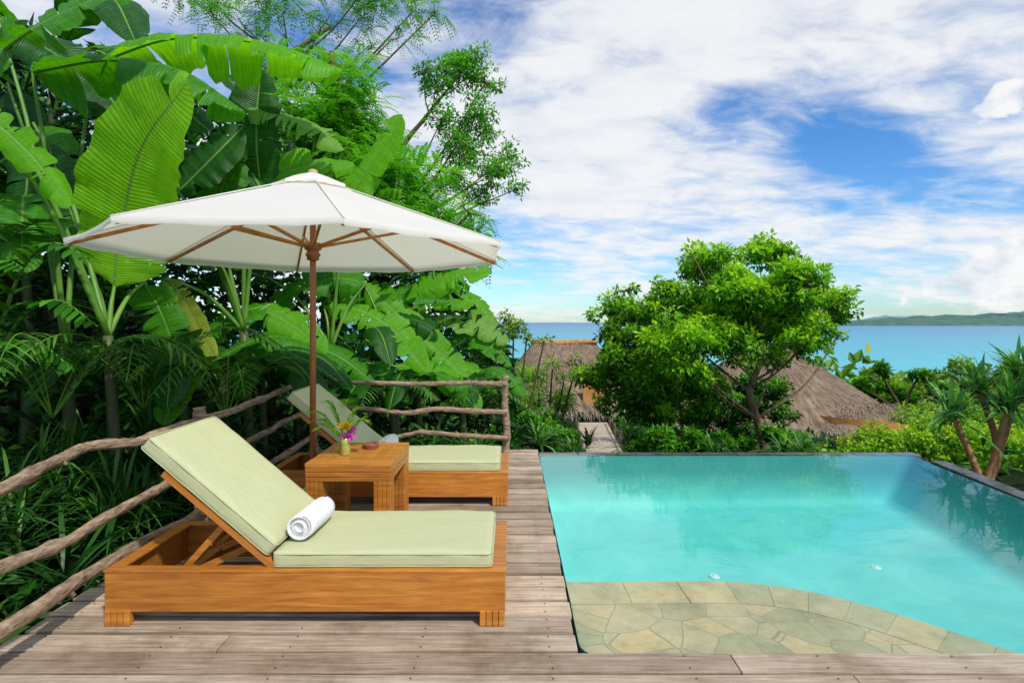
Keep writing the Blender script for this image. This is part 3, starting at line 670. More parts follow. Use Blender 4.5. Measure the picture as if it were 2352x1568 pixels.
plant(W(560, 760, 6.6), .09, 'banana plant with torn leaves arching behind the parasol', [
    ([(230, 140, 5.8), (400, 88, 5.8), (600, 100, 5.9), (788, 160, 6.0)], .38, (0, .05, 1), 'banlit', dict(tears=7, droop=.6, fold=.06)),
    ([(560, 240, 6.4), (640, 265, 6.4), (715, 290, 6.4), (790, 345, 6.4)], .22, SK, 'banpale', dict(tears=14, droop=.5)),
    ([(470, 470, 6.6), (590, 420, 6.6), (700, 378, 6.7), (810, 375, 6.8)], .24, SK, 'banlit', dict(tears=4)),
    ([(410, 440, 6.0), (450, 400, 6.0), (500, 350, 6.0), (560, 290, 6.1)], .26, CAM, 'bandark', dict(tears=3)),
    ([(600, 440, 6.4), (590, 350, 6.4), (590, 260, 6.4), (600, 160, 6.4)], .26, CAM, 'bandark', dict(tears=4)),
    ([(480, 560, 6.2), (500, 470, 6.2), (520, 400, 6.2), (550, 320, 6.2)], .24, CAM, 'ban', dict(tears=4)),
    ([(385, 640, 6.2), (420, 690, 6.2), (455, 750, 6.2), (495, 825, 6.1)], .12, CAM, 'banyel', dict(tears=4)),
    ([(620, 700, 6.8), (560, 715, 6.7), (500, 745, 6.7), (455, 800, 6.6)], .22, SK, 'ban', dict(tears=5)),
    ([(570, 705, 6.9), (630, 725, 6.9), (690, 760, 6.9), (745, 815, 6.9)], .22, SK, 'banlit', dict(tears=5)),
])
plant(W(760, 800, 7.6), .09, 'banana plant with one leaf coloured as sunlit reaching for the sky', [
    ([(800, 470, 7.4), (840, 400, 7.4), (880, 340, 7.4), (925, 270, 7.4)], .22, CAM, 'banlit', dict(tears=2, droop=.1, fold=.2)),
    ([(840, 650, 7.8), (770, 640, 7.8), (690, 660, 7.7), (620, 710, 7.6)], .27, SK, 'ban', dict(tears=6)),
    ([(745, 705, 7.8), (830, 715, 7.8), (910, 765, 7.8), (978, 850, 7.7)], .26, SK, 'banlit', dict(tears=8)),
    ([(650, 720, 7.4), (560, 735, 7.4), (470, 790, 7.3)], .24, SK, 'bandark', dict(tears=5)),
    ([(700, 790, 7.4), (780, 820, 7.4), (860, 880, 7.4)], .20, SK, 'ban', dict(tears=5)),
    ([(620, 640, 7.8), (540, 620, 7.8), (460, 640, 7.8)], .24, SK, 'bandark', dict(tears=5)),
])
plant(W(900, 850, 8.6), .09, 'banana plant with many arching leaves behind the fence', [
    ([(835, 650, 8.8), (900, 710, 8.8), (990, 790, 8.7), (1085, 880, 8.6)], .24, SK, 'banlit', dict(tears=8)),
    ([(900, 690, 9.0), (980, 655, 9.0), (1050, 630, 9.0), (1125, 622, 9.0)], .26, SK, 'banlit', dict(tears=8)),
    ([(790, 700, 9.0), (880, 680, 9.0), (960, 672, 9.0), (1040, 690, 9.0)], .24, SK, 'ban', dict(tears=6)),
    ([(780, 850, 8.2), (850, 845, 8.2), (935, 885, 8.2)], .20, SK, 'ban', dict(tears=5)),
    ([(900, 840, 8.4), (980, 850, 8.4), (1050, 890, 8.4), (1100, 940, 8.4)], .22, SK, 'banlit', dict(tears=5)),
    ([(840, 780, 8.4), (800, 800, 8.4), (760, 860, 8.3)], .22, SK, 'bandark', dict(tears=5)),
])
plant(W(1000, 860, 9.6), .09, 'banana plant with pale drooping leaves at the deck corner', [
    ([(940, 760, 9.4), (1010, 735, 9.4), (1090, 745, 9.4), (1165, 785, 9.4)], .25, SK, 'banpale', dict(tears=8)),
    ([(940, 710, 9.8), (1000, 690, 9.8), (1070, 690, 9.8), (1135, 725, 9.8)], .25, SK, 'banlit', dict(tears=8)),
    ([(1010, 800, 9.4), (1070, 780, 9.4), (1125, 795, 9.4), (1175, 840, 9.4)], .22, SK, 'ban', dict(tears=6)),
    ([(960, 800, 9.2), (920, 790, 9.2), (860, 810, 9.2), (820, 850, 9.2)], .22, SK, 'ban', dict(tears=6)),
    ([(1020, 840, 9.2), (1080, 850, 9.2), (1140, 900, 9.2)], .20, SK, 'banlit', dict(tears=5)),
    ([(960, 860, 9.0), (930, 880, 9.0), (880, 940, 9.0)], .2, SK, 'bandark', dict(tears=5)),
])
def auto_plant(x, y, top, nl, ll, seed, mats=('bandark', 'bandark', 'ban'), label='young banana plant with dark leaves in the jungle'):
    g = np.random.default_rng(seed); z0 = float(gz(x, y)); st = np.array([x, y, top-.35*ll])
    p = thing('banana_plant', (x, y, z0), label, 'banana plant', 'banana plants beside the deck')
    obj('stem', *tube(catmull([(x, y, z0-.05), (x+.03, y, (z0+st[2])/2), tuple(st)], 5), [.08, .045], 10), M['stem'], p, smooth=True)
    a0 = g.random()*6
    for k in range(nl):
        a = a0+k*2*math.pi/nl+g.normal()*.25; e = .5+.6*g.random(); h = np.array([math.cos(a), math.sin(a), 0]); l = ll*(.8+.4*g.random())
        p0 = st+h*.25*l*math.cos(e)+[0, 0, .28*l*math.sin(e)]; p1 = p0+h*.35*l+[0, 0, .22*l*math.sin(e)]; p2 = p1+h*.35*l-[0, 0, .08*l]; p3 = p2+h*.28*l-[0, 0, .3*l]
        sd[0] += 1; banana_leaf([p0, p1, p2, p3], .15*l**.8+.02, (-.2*h[0], -.2*h[1]-.25, 1), M[mats[k % len(mats)]], p, st, seed=sd[0], tears=6, droop=.35)
for i, (b, e, d_, n, l) in enumerate([(420, 860, 6.2, 6, 1.5), (510, 860, 6.4, 6, 1.2), (680, 860, 8.2, 6, 1.2), (900, 900, 8.4, 6, 1.1), (1060, 900, 9.0, 6, 1.0), (60, 560, 6.6, 7, 2.0), (330, 420, 7.6, 6, 2.2), (620, 520, 8.4, 6, 2.0), (120, 100, 7.4, 6, 2.2), (820, 800, 8.4, 6, 1.3), (960, 900, 8.7, 6, 1.0), (600, 860, 7.6, 6, 1.1), (760, 890, 8.4, 6, 1.0)]):
    q = W(b, e, d_); auto_plant(q[0], q[1], q[2]+.3, n, l, 40+i)

# ------------------------------------------------------------------ jungle mass and undergrowth
def vt(u): return np.interp(u, [-600, 0, 300, 640, 900, 1030, 1120, 1190], [-100, 60, 130, 300, 500, 620, 720, 850])
n = 36000; x = R.uniform(-15, .2, n); y = R.uniform(5.6, 13, n); u = 1176+1307*x/y; top = EYE-(vt(u)-740)*y/1307
lo = gz(x, y); z = lo+(np.minimum(top, 7.5)-lo)*R.random(n)
ok = (x < -2.75)|(y > 7.4); ok &= (u < 1180)&(u > -350)&(top > lo)&~((x > -1.2) & (y < 7.6))
ok &= (y > np.interp(u, [0, 400, 600, 1180], [5.8, 6.5, 7.8, 9.6]))|(z < -.1)
P = np.stack([x, y, z], 1)[ok]; n = len(P)
A = nrm(R.normal(size=(n, 3))*[1, 1, .6]+[.1, -.5, -.2]); Nn = nrm(R.normal(size=(n, 3))*.6+[0, -.5, .8])
cl = np.sin(P[:, 0]*1.9+P[:, 2]*1.3)*np.sin(P[:, 1]*1.5+P[:, 2]*2.1)
v, f, r = leafVF(P, A, Nn, .12+.30*R.random(n)**2, .05+.10*R.random(n), .40+.32*cl+R.normal(size=n)*.2)
obj('jungle_foliage', v, f, M['dark'], rnd=r, kind='stuff', label='dense dark tropical foliage filling the hillside', category='foliage')
parts = []
def straps(c, n, L, Wd, droop, r0, spread=.9):
    a = R.random(n)*2*math.pi; el = .25+R.random(n)*1.15; A = np.stack([np.cos(a)*np.cos(el), np.sin(a)*np.cos(el), np.sin(el)], 1)
    parts.append(strapVF(np.tile(c, (n, 1))+R.normal(size=(n, 3))*.03, A, L*(.6+.6*R.random(n)), Wd, droop, r0+R.normal(size=n)*.2))
for k in range(110):
    y = R.uniform(2.3, 6.9); x = R.uniform(-4.6, -2.75)-max(0, (3.6-y))*.2; h = R.uniform(-.55, .35)
    straps((x, y, h+.05*(-x-2.7)), 26, R.uniform(.5, 1.0), R.uniform(.016, .035), .45, .22+.35*R.random())
for k in range(26):
    x = R.uniform(-2.4, -.2); straps((x, R.uniform(7.4, 8.2), R.uniform(-.7, -.05)), 22, .6, .03, .5, .5)
v, f, r = cat(parts); obj('undergrowth', v, f, M['strap'], rnd=r, kind='stuff', label='strap leaved plants crowding the fence', category='undergrowth')
n = 9000; x = R.uniform(-5.5, -2.6, n); y = R.uniform(1.6, 7.2, n); z = -1+R.random(n)*1.25*(.6+.4*sm((-x-2.6)/1.2))
P = np.stack([x, y, z], 1); v, f, r = leafVF(P, nrm(R.normal(size=(n, 3))+[.2, -.3, 0]), nrm(R.normal(size=(n, 3))*.5+[0, -.2, 1]), .10+.14*R.random(n), .05+.06*R.random(n), .3+R.normal(size=n)*.22)
obj('ground_cover', v, f, M['dark'], rnd=r, kind='stuff', label='low dark leaves below the branch fence', category='ground cover')
def palm(loc, label, fr_, mat, leaflet, width, n=20, wide=1.0, hang=.25, cat_='palm', r0=.55):
    p = thing('palm_plant', tuple(loc), label, cat_, 'palms in the garden'); o_ = []; rs = []
    for pts in fr_:
        a_, b_ = frond([np.array(q) for q in pts], leaflet, width, n, r0, hang, wide=wide); o_ += a_; rs.append(b_)
    v, f, r = cat(o_); obj('fronds', v, f, mat, p, rnd=r); obj('stalks', *merge(*rs), M['petiole'], p, smooth=True)
c = W(-40, 900, 4.6)
palm((c[0], c[1], float(gz(c[0], c[1]))), 'fishtail palm with broad dark notched leaflets', [
    [c, W(40, 640, 4.6), W(120, 560, 4.5), W(215, 600, 4.4)], [c, W(40, 740, 4.5), W(130, 690, 4.4), W(225, 750, 4.3)],
    [c, W(0, 600, 4.9), W(60, 520, 4.8), W(160, 500, 4.8)], [c, W(20, 800, 4.3), W(90, 790, 4.2), W(170, 850, 4.2)], [c, W(-60, 700, 4.4), W(0, 600, 4.3), W(60, 620, 4.2)]], M['dark'], .30, .05, 18, 1.6, .3, r0=.68)
for (b_, e_, d_, nf, Lf, sd_) in [(330, 940, 5.0, 9, 1.0, 1), (520, 960, 5.6, 9, .9, 2), (880, 960, 8.0, 9, .8, 3), (1090, 960, 8.8, 9, .8, 4), (120, 960, 4.3, 8, .9, 5)]:
    c = W(b_, e_, d_); g = np.random.default_rng(sd_); fr_ = []
    for k in range(nf):
        a = k*2*math.pi/nf+g.random(); h = np.array([math.cos(a), math.sin(a), 0]); l = Lf*(.8+.4*g.random()); fr_.append([c, c+h*l*.35+[0, 0, l*.5], c+h*l*.7+[0, 0, l*.6], c+h*l*1.1+[0, 0, l*.35]])
    palm((c[0], c[1], float(gz(c[0], c[1]))), 'small feather leaved palm among the undergrowth', fr_, M['strap'], .26, .022, 20, 1.0, .3, r0=.6)

# ------------------------------------------------------------------ trees
def tree(name, base, trunk_pts, trunk_r, label, lobes, k, leafL, leafW, mat, per=120, f=.36, base_r=.4, barkm='bark', feather=False, from_i=None, twig_r=.02, slope=.9, FLs=.34, nl=9, limb=.5):
    t = thing(name, tuple(base), label, 'tree'); Ct = catmull(trunk_pts, 10); tubes = [tube(Ct, trunk_r, 12, .08)]
    cs, rs = subclumps(lobes, k, f)
    for c, r in lobes:
        hd = np.linalg.norm(Ct[:, :2]-c[:2], axis=1); want = c[2]-slope*hd
        j = int(np.argmin(np.abs(Ct[:, 2]-want))); j = max(j, from_i or int(len(Ct)*.25))
        s = Ct[j]; m1 = s+(c-s)*.5+np.array([R.normal()*.10, R.normal()*.10, -.06*np.linalg.norm(c-s)]); r0 = np.interp(j/len(Ct), np.linspace(0, 1, len(trunk_r)), trunk_r)*limb
        tubes.append(tube(catmull([s, m1, c], 6), [r0, r0*.55, twig_r], 8, .06))
    for c, r in zip(cs, rs):
        j = min(range(len(lobes)), key=lambda q: np.linalg.norm(lobes[q][0]-c)); l = lobes[j][0]
        tubes.append(tube([l, (l+c)/2+[0, 0, -.03], c], [twig_r*.8, twig_r*.3], 4))
    obj('trunk', *merge(*tubes), M[barkm], t, smooth=True)
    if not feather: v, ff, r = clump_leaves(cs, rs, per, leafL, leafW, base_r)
    else:
        P = []; A = []; q = []
        for c, r in zip(cs, rs):
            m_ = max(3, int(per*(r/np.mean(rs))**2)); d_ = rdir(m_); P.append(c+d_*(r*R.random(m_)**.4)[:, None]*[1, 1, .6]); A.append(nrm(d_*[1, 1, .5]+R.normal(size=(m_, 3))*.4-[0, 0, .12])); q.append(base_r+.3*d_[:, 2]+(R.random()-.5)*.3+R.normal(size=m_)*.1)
        P = np.vstack(P); A = np.vstack(A); q = np.concatenate(q); S = nrm(np.cross(A, [0, 0, 1])+R.normal(size=A.shape)*.15); o_ = []
        FL = FLs*(.7+.6*R.random(len(P)))
        for i in range(nl):
            tt = (i+1)/nl; c = P+A*(FL*tt)[:, None]; c[:, 2] -= FL*.35*tt*tt
            for s in (-1, 1): o_.append(leafVF(c, S*s+A*.55-[0, 0, .1], np.cross(A, S)*-1+[0, 0, .2], leafL*(1-.35*tt), leafW, q, .05, .12))
        v, ff, r = cat(o_)
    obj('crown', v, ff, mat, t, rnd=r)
def lob(lst, d, jit=.6):
    out = []
    for (b, e, r) in lst: dd = d+R.uniform(-jit, jit); out.append((W(b, e, dd), r*dd/1307))
    return out
b = W(1757, 1045, 12); b[2] = float(gz(b[0], b[1]))-.1
tree('broadleaf_tree', b, [b, W(1757, 1040, 12), W(1738, 960, 12), W(1722, 900, 12), W(1750, 820, 12.1), W(1765, 740, 12.1), W(1760, 650, 12)], [.10, .09, .08, .065, .045, .03], 'broad spreading green tree beyond the pool edge',
     lob([(1635, 610, 62), (1765, 590, 56), (1850, 655, 66), (1908, 715, 55), (1740, 705, 100), (1615, 715, 90), (1850, 785, 58), (1560, 790, 80), (1670, 795, 75), (1500, 705, 45), (1540, 660, 34), (1700, 665, 70), (1800, 740, 75), (1790, 820, 40), (1938, 680, 28), (1600, 850, 50), (1590, 585, 22), (1895, 630, 20), (1925, 770, 22)], 12, 1.0),
     44, .12, .065, M['tree'], per=78, f=.32, base_r=.58, from_i=20, limb=.45)
b = W(1570, 1045, 13.2); b[2] = float(gz(b[0], b[1]))-.1
tree('broadleaf_tree', b, [b, W(1572, 1000, 13.2), W(1560, 930, 13.2), W(1520, 870, 13.2), W(1480, 780, 13.2)], [.09, .07, .05, .035], 'rounded leafy tree standing beside the spreading tree',
     lob([(1425, 715, 58), (1490, 725, 42), (1415, 790, 55), (1480, 790, 60), (1395, 860, 58), (1475, 865, 78), (1560, 880, 70), (1390, 920, 36), (1460, 925, 50), (1540, 945, 50), (1610, 930, 50), (1650, 890, 45), (1440, 665, 24), (1345, 865, 28)], 13.2, .6), 40, .12, .062, M['tree'], per=80, f=.33, base_r=.38, slope=1.0)
b = W(1660, 1045, 14.5); b[2] = float(gz(b[0], b[1]))-.1
tree('understory_tree', b, [b, W(1660, 1000, 14.5), W(1680, 930, 14.5)], [.08, .06, .04], 'shaded small tree under the spreading crown',
     lob([(1680, 930, 55), (1785, 930, 45), (1740, 900, 50), (1620, 970, 45), (1700, 985, 40), (1790, 990, 35), (1830, 960, 24)], 14.5, .5), 16, .13, .07, M['dark'], per=100, base_r=.65)
b = W(760, 900, 11); b[2] = float(gz(b[0], b[1]))-.1
tree('feathery_tree', b, [b, W(760, 700, 11), W(770, 500, 11), W(790, 300, 11), W(760, 120, 11)], [.22, .18, .12, .06], 'tall feathery leaved tree rising above the bananas',
     lob([(700, 260, 90), (800, 215, 75), (760, 330, 95), (850, 420, 90), (940, 440, 80), (1010, 510, 75), (900, 520, 85), (1075, 545, 55), (700, 150, 65), (820, 300, 70), (780, 150, 50), (960, 560, 70), (1050, 610, 50), (670, 380, 80), (1110, 590, 30), (860, 350, 60), (990, 620, 60), (915, 380, 45), (1080, 490, 40)], 11, .9),
     24, .12, .034, M['feather'], per=18, f=.36, base_r=.6, feather=True, FLs=.40, nl=8)
tree('feathery_tree', W(560, 900, 13)*[1, 1, 0]+[0, 0, 2], [W(560, 600, 13), W(580, 300, 13), W(660, 140, 13), (W(760, 60, 13))], [.14, .08, .04], 'airy overhanging tree branches seen against the sky',
     lob([(480, 25, 55), (560, 60, 60), (650, 30, 60), (740, 60, 50), (830, 40, 60), (900, 90, 45), (950, 25, 50), (1000, 30, 38), (620, 110, 50), (700, 120, 45), (830, 120, 40), (450, -40, 80), (640, -40, 80), (850, -40, 80)], 12.5, .9),
     16, .10, .028, M['feather'], per=10, f=.46, base_r=.35, feather=True, FLs=.40, nl=8, twig_r=.012)
b = W(860, 900, 13.5); b[2] = float(gz(b[0], b[1]))-.1
tree('slender_tree', b, [b, W(880, 600, 13.5), W(905, 380, 13.5), W(985, 260, 13.5), W(1050, 180, 13.5)], [.14, .09, .05, .02], 'slender open branched tree leaning out against the sky',
     lob([(1060, 165, 62), (1000, 195, 46), (1115, 190, 38), (1095, 265, 52), (1015, 275, 42), (1075, 345, 58), (1130, 400, 52), (1185, 435, 30), (1035, 420, 48), (1165, 360, 38), (975, 160, 28), (1125, 300, 30), (1100, 450, 40), (1050, 300, 40)], 13.3, .6),
     80, .11, .042, M['feather'], per=18, f=.26, base_r=.42, from_i=12, slope=1.3, twig_r=.010)
def shrub(name, label, lst, d, mat, k=14, per=110, L=.1, Wd=.05, br=.45, jit=.5, group=None, cat_='shrub'):
    lobes = lob(lst, d, jit); c0 = np.mean([l[0] for l in lobes], 0); z0 = float(gz(c0[0], c0[1])); base = (c0[0], c0[1], z0)
    t = thing(name, base, label, cat_, group); cs, rs = subclumps(lobes, k, .4)
    tb = [tube([np.array([c0[0]+R.normal()*.1, c0[1], z0-.1]), (np.array(base)+l[0])/2, l[0]], [.04*d/10, .012*d/10], 5) for l in lobes]
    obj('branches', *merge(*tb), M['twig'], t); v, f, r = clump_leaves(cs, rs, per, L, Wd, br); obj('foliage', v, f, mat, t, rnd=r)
shrub('shrub', 'mixed green shrubs at the end of the banana grove', [(1130, 750, 50), (1180, 750, 35), (1140, 810, 50), (1210, 775, 24), (1110, 850, 60), (1250, 782, 14)], 14, M['far'], L=.11, k=26, per=80)
shrub('shrub', 'light bamboo like shrub in front of the thatched roof', [(1185, 880, 38), (1235, 865, 38), (1220, 925, 48), (1190, 930, 40), (1280, 925, 45), (1325, 835, 24), (1295, 875, 30), (1270, 830, 18)], 15, M['tree'], k=16, per=55, L=.16, Wd=.03, br=.5)
shrub('shrub', 'dark green shrubs beside the boardwalk', [(1220, 970, 40), (1280, 985, 40), (1240, 1010, 45), (1310, 1010, 26), (1190, 1000, 40)], 13, M['dark'], k=18, L=.13, br=.85)
shrub('shrub', 'dark planting beyond the pool edge', [(1465, 1014, 28), (1520, 1008, 30), (1600, 1020, 30), (1660, 1015, 28), (1700, 1025, 25), (1800, 1015, 35), (1850, 1020, 30), (1560, 1025, 25)], 11.5, M['dark'], k=22, L=.13, br=.8)
shrub('shrub', 'sunlit yellow green creeper bank beside the pool', [(1870, 1040, 24), (1930, 1035, 32), (1990, 1022, 40), (2060, 1015, 50), (2140, 1010, 60), (2230, 1040, 70), (2330, 1060, 80), (2420, 1080, 80), (2050, 1060, 40), (2150, 1080, 40)], 10, M['bright'], k=50, per=90, L=.075, Wd=.05, br=.6, jit=.6)
shrub('shrub', 'sunlit yellow green shrubs down the slope', [(2100, 965, 36), (2150, 955, 45), (2220, 955, 45), (2290, 970, 50), (2370, 980, 70)], 13, M['bright'], k=34, per=80, L=.09, Wd=.05, br=.5)
shrub('shrub', 'rounded coastal trees below the garden', [(2000, 870, 26), (2045, 868, 22), (2090, 895, 38), (2150, 885, 34), (2200, 870, 36), (2070, 920, 40), (2130, 935, 50), (2220, 920, 46), (2290, 900, 40), (2350, 885, 46), (2010, 895, 24), (2400, 905, 55)], 32, M['far'], k=7, per=110, L=.35, Wd=.16, br=.45, jit=3)
shrub('shrub', 'dark coastal trees below the garden', [(1975, 885, 22), (2020, 850, 18), (2110, 862, 20), (2060, 905, 34), (2180, 895, 30)], 28.5, M['tree'], k=8, per=110, L=.30, Wd=.12, br=.2, jit=1)
n = 26000; x = R.uniform(-30, 75, n); y = R.uniform(36, 110, n); z = gz(x, y)+R.random(n)**.7*(2.0+1.1*np.sin(x*.5)*np.sin(y*.3)); P = np.stack([x, y, z], 1)
v, f, r = leafVF(P, rdir(n), nrm(R.normal(size=(n, 3))*.5+[0, 0, 1]), .7+.6*R.random(n), .4+.3*R.random(n), .45+.2*np.sin(x*.8)*np.sin(y*.5)+R.normal(size=n)*.15)
obj('coastal_scrub', v, f, M['far'], rnd=r, kind='stuff', label='coastal scrub covering the slope to the sea', category='scrub')
n = 22000; x = R.uniform(-6, 26, n); y = R.uniform(7.4, 34, n); ok = ~((x > 2.0) & (x < 4.1) & (y > 13.5) & (y < 24)); x = x[ok]; y = y[ok]; n = len(x); z = gz(x, y)+R.random(n)*.35+.1; P = np.stack([x, y, z], 1)
v, f, r = leafVF(P, rdir(n), nrm(R.normal(size=(n, 3))*.5+[0, 0, 1]), .14+.16*R.random(n), .07+.07*R.random(n), .6+R.normal(size=n)*.22)
obj('garden_ground_cover', v, f, M['dark'], rnd=r, kind='stuff', label='low green planting over the garden slope', category='ground cover')
parts = []
for (b_, e_, d_) in [(1270, 960, 14), (1300, 990, 14), (1455, 990, 16), (1500, 1010, 13), (1315, 1030, 12), (1640, 1030, 11), (1800, 1030, 10.5), (1240, 1000, 11), (1840, 1035, 10), (1445, 1015, 13), (1350, 1000, 15)]:
    straps(W(b_, e_+20, d_), 45, .9, .05, .5, .6)
v, f, r = cat(parts); obj('spiky_planting', v, f, M['strap'], rnd=r, kind='stuff', label='spiky strap leaved planting near the boardwalk', category='planting')
def pandanus(base, tips, label, L=.75, n=75, tr_=.05):
    p = thing('pandanus_tree', tuple(base), label, 'pandanus tree', 'pandanus trees by the pool'); tb = []; ps = []
    for tip in tips:
        tip = np.array(tip); mid = np.array(base)+(tip-np.array(base))*.45+[R.normal()*.05, R.normal()*.05, -.06]
        tb.append(tube(catmull([base, mid, tip], 7), [tr_, tr_*.8, tr_*.7], 9, .1))
        a = R.random(n)*2*math.pi; el = -.25+R.random(n)**.8*1.7; A = np.stack([np.cos(a)*np.cos(el), np.sin(a)*np.cos(el), np.sin(el)], 1)
        ps.append(strapVF(np.tile(tip, (n, 1))+R.normal(size=(n, 3))*.04, A, L*(.6+.6*R.random(n)), .042, .34, .5+.22*np.sin(el)+R.normal(size=n)*.2, 7))
    obj('trunk', *merge(*tb), M['bark_orange'], p, smooth=True); v, f, r = cat(ps); obj('leaves', v, f, M['pandan'], p, rnd=r)
pandanus(W(2262, 1125, 7.0), [W(2190, 955, 7.1), W(2250, 895, 7.3), W(2315, 940, 6.9), (W(2345, 865, 7.2))], 'branching pandanus with stiff spiky leaf rosettes', .68)
pandanus(W(2400, 1150, 6.7), [W(2390, 930, 6.8), W(2430, 850, 6.8)], 'second pandanus at the edge of the pool garden', .68)
pandanus(W(1455, 975, 19), [W(1455, 935, 19)], 'small pale pandanus beside the thatched hut', .6)

# ------------------------------------------------------------------ huts
def roof_surface(fn, nu=120, nv=50):
    V = []; UV = []; F = []
    for j in range(nv+1):
        for i in range(nu+1):
            V.append(fn(i/nu, j/nv)); UV.append((i/nu, j/nv))
    for j in range(nv):
        for i in range(nu): F.append([j*(nu+1)+i, j*(nu+1)+i+1, (j+1)*(nu+1)+i+1, (j+1)*(nu+1)+i])
    return V, F, UV
def hut(label, c, rx, ry, ztop, zeave, ridge_half, rot, zfloor, ridge_tilt=0, pw=1.25, nfr=3000):
    h = thing('thatched_hut', (c[0], c[1], zfloor), label, 'hut', 'thatched huts below the pool')
    cr, sr = math.cos(rot), math.sin(rot)
    def fn(u, v):
        a = u*2*math.pi; ca, sa = math.cos(a), math.sin(a)
        t = v; course = (v*11) % 1
        rr_ = t+.008*(course-.5)+.006*math.sin(a*23)*t+.004*math.sin(a*57+t*9)*t
        sx = np.sign(ca)*abs(ca)**.8; sy = np.sign(sa)*abs(sa)**.8
        x = sx*(ridge_half*(1-t)+rx*rr_)+0; y = sy*ry*rr_
        z = ztop+(zeave-ztop)*(1-(1-t)**pw)*1.0+.04*(1-course)+.07*math.sin(a*5+t*6)*t+ridge_tilt*sx*(1-t)
        return (c[0]+x*cr-y*sr, c[1]+x*sr+y*cr, z)
    V, F, UV = roof_surface(fn); obj('roof', V, F, M['thatch'], h, uv=UV, smooth=False)
    n = nfr; uu = R.random(n); vv = np.where(R.random(n) < .6, .985, R.random(n)); P = np.array([fn(a, b) for a, b in zip(uu, vv)]); Q2 = np.array([fn(a, b-.04) for a, b in zip(uu, vv)])
    A = nrm(P-Q2+R.normal(size=P.shape)*.02); edge = (vv > .98)[:, None]; A = A-edge*np.array([[0, 0, .3]])
    v, f, r = strapVF(P+[0, 0, .02], A, np.where(vv > .98, .25+.3*R.random(n), .15+.1*R.random(n)), .045, .12, .2+.7*R.random(n), 3); obj('thatch_fringe', v, f, M['straw'], h, rnd=r)
    n = 48; V = []; F = []
    for k in range(n):
        a = 2*math.pi*k/n; x = math.cos(a)*rx*.82; y = math.sin(a)*ry*.80; X_, Y_ = c[0]+x*cr-y*sr, c[1]+x*sr+y*cr
        V += [(X_, Y_, zfloor-.2), (X_, Y_, zeave+.5)]
    for k in range(n): j = (k+1) % n; F.append([2*k, 2*j, 2*j+1, 2*k+1])
    obj('wall', V, F, M['hutwall'], h, smooth=True)
    return h, fn
h1, _ = hut('large thatched hut with ochre walls beside the boardwalk', (2.6, 28.5), 3.7, 4.2, .60, -2.25, 1.5, 0.05, -3.0, pw=1.0)
xs_ = np.linspace(.9, 4.3, 10); v, f = tube(catmull([(x_, 28.4+.02*(x_-3), .55+.04*math.sin(x_*2)) for x_ in xs_], 4), [.08, .17, .16, .08], 9, .2); obj('ridge_cap', v, f, M['straworange'], h1)
v, f = boxes([((3.6, 24.9, -2.0), (1.0, .14, 1.7)), ], .02); obj('doorway', v, f, M['hutwall'], h1)
h2, _ = hut('wide grey brown thatched hut with a sweeping roof', (11.0, 24.5), 4.9, 4.0, .50, -2.3, .8, -.08, -3.0, pw=1.0)
h3, _ = hut('low thatched roof extension with ragged eaves', (13.2, 21.6), 2.4, 2.0, -1.55, -2.4, 1.2, -.2, -3.2, pw=1.0)
ls = []; path = catmull([(2.72, 15.5), (2.80, 17), (2.95, 19), (3.1, 21), (3.3, 23.4)], 11)
for i, p in enumerate(path):
    ls.append(((p[0], p[1], float(gz(p[0], p[1]))+.22), (1.25, .175, .04)))
zs = [l[0][2] for l in ls]
obj('boardwalk_path', *boxes(ls, .004), M['path'], kind='structure', label='timber boardwalk leading to the thatched hut', category='path')
for s in (-1, 1):
    f_ = thing('path_railing', (path[0][0]+s*.68, path[0][1], zs[0]), 'low wooden post railing along the boardwalk', 'railing', 'railings along the boardwalk')
    rp = []
    for i in range(6, len(path), 9):
        p = path[i]; z = zs[i]; x = p[0]+s*.68; obj('post', *tube([(x, p[1], z-.5), (x, p[1], z+.42)], [.06, .05], 8), M['darkwood'], f_, smooth=True); rp.append((x, p[1], z+.32))
    obj('rail', *tube(catmull(rp, 5), .028, 7, .1), M['darkwood'], f_, smooth=True)

# ------------------------------------------------------------------ light and sky
S = Vector((.42, -.55, .80)).normalized(); el = math.asin(S.z); az = math.atan2(S.x, S.y)
sun = bpy.data.lights.new('sun', 'SUN'); sun.energy = 3.5; sun.angle = math.radians(2.5); sun.color = (1, .95, .86)
so = bpy.data.objects.new('sun', sun); col.objects.link(so); so.rotation_euler = S.to_track_quat('Z', 'Y').to_euler()
w = bpy.data.worlds.new('World'); scene.world = w; w.use_nodes = True; nt = w.node_tree; nt.nodes.clear()
sky = N(nt, 'ShaderNodeTexSky'); sky.sky_type = 'NISHITA'; sky.sun_disc = False; sky.sun_elevation = el; sky.sun_rotation = az; sky.altitude = 20; sky.air_density = 1.0; sky.dust_density = .4; sky.ozone_density = 2.5
tc = N(nt, 'ShaderNodeTexCoord'); D = tc.outputs['Generated']; sp = N(nt, 'ShaderNodeSeparateXYZ'); nt.links.new(D, sp.inputs[0])
zc = math_(nt, 'ADD', math_(nt, 'MAXIMUM', sp.outputs[2], 0.0), .20)
cb = N(nt, 'ShaderNodeCombineXYZ'); nt.links.new(math_(nt, 'DIVIDE', sp.outputs[0], zc), cb.inputs[0]); nt.links.new(math_(nt, 'DIVIDE', sp.outputs[1], zc), cb.inputs[1])
mp = N(nt, 'ShaderNodeMapping'); mp.inputs['Rotation'].default_value = (0, 0, math.radians(-50)); mp.inputs['Scale'].default_value = (.8, 1.25, 1); mp.inputs['Location'].default_value = (3.1, 1.7, 0); nt.links.new(cb.outputs[0], mp.inputs[0])
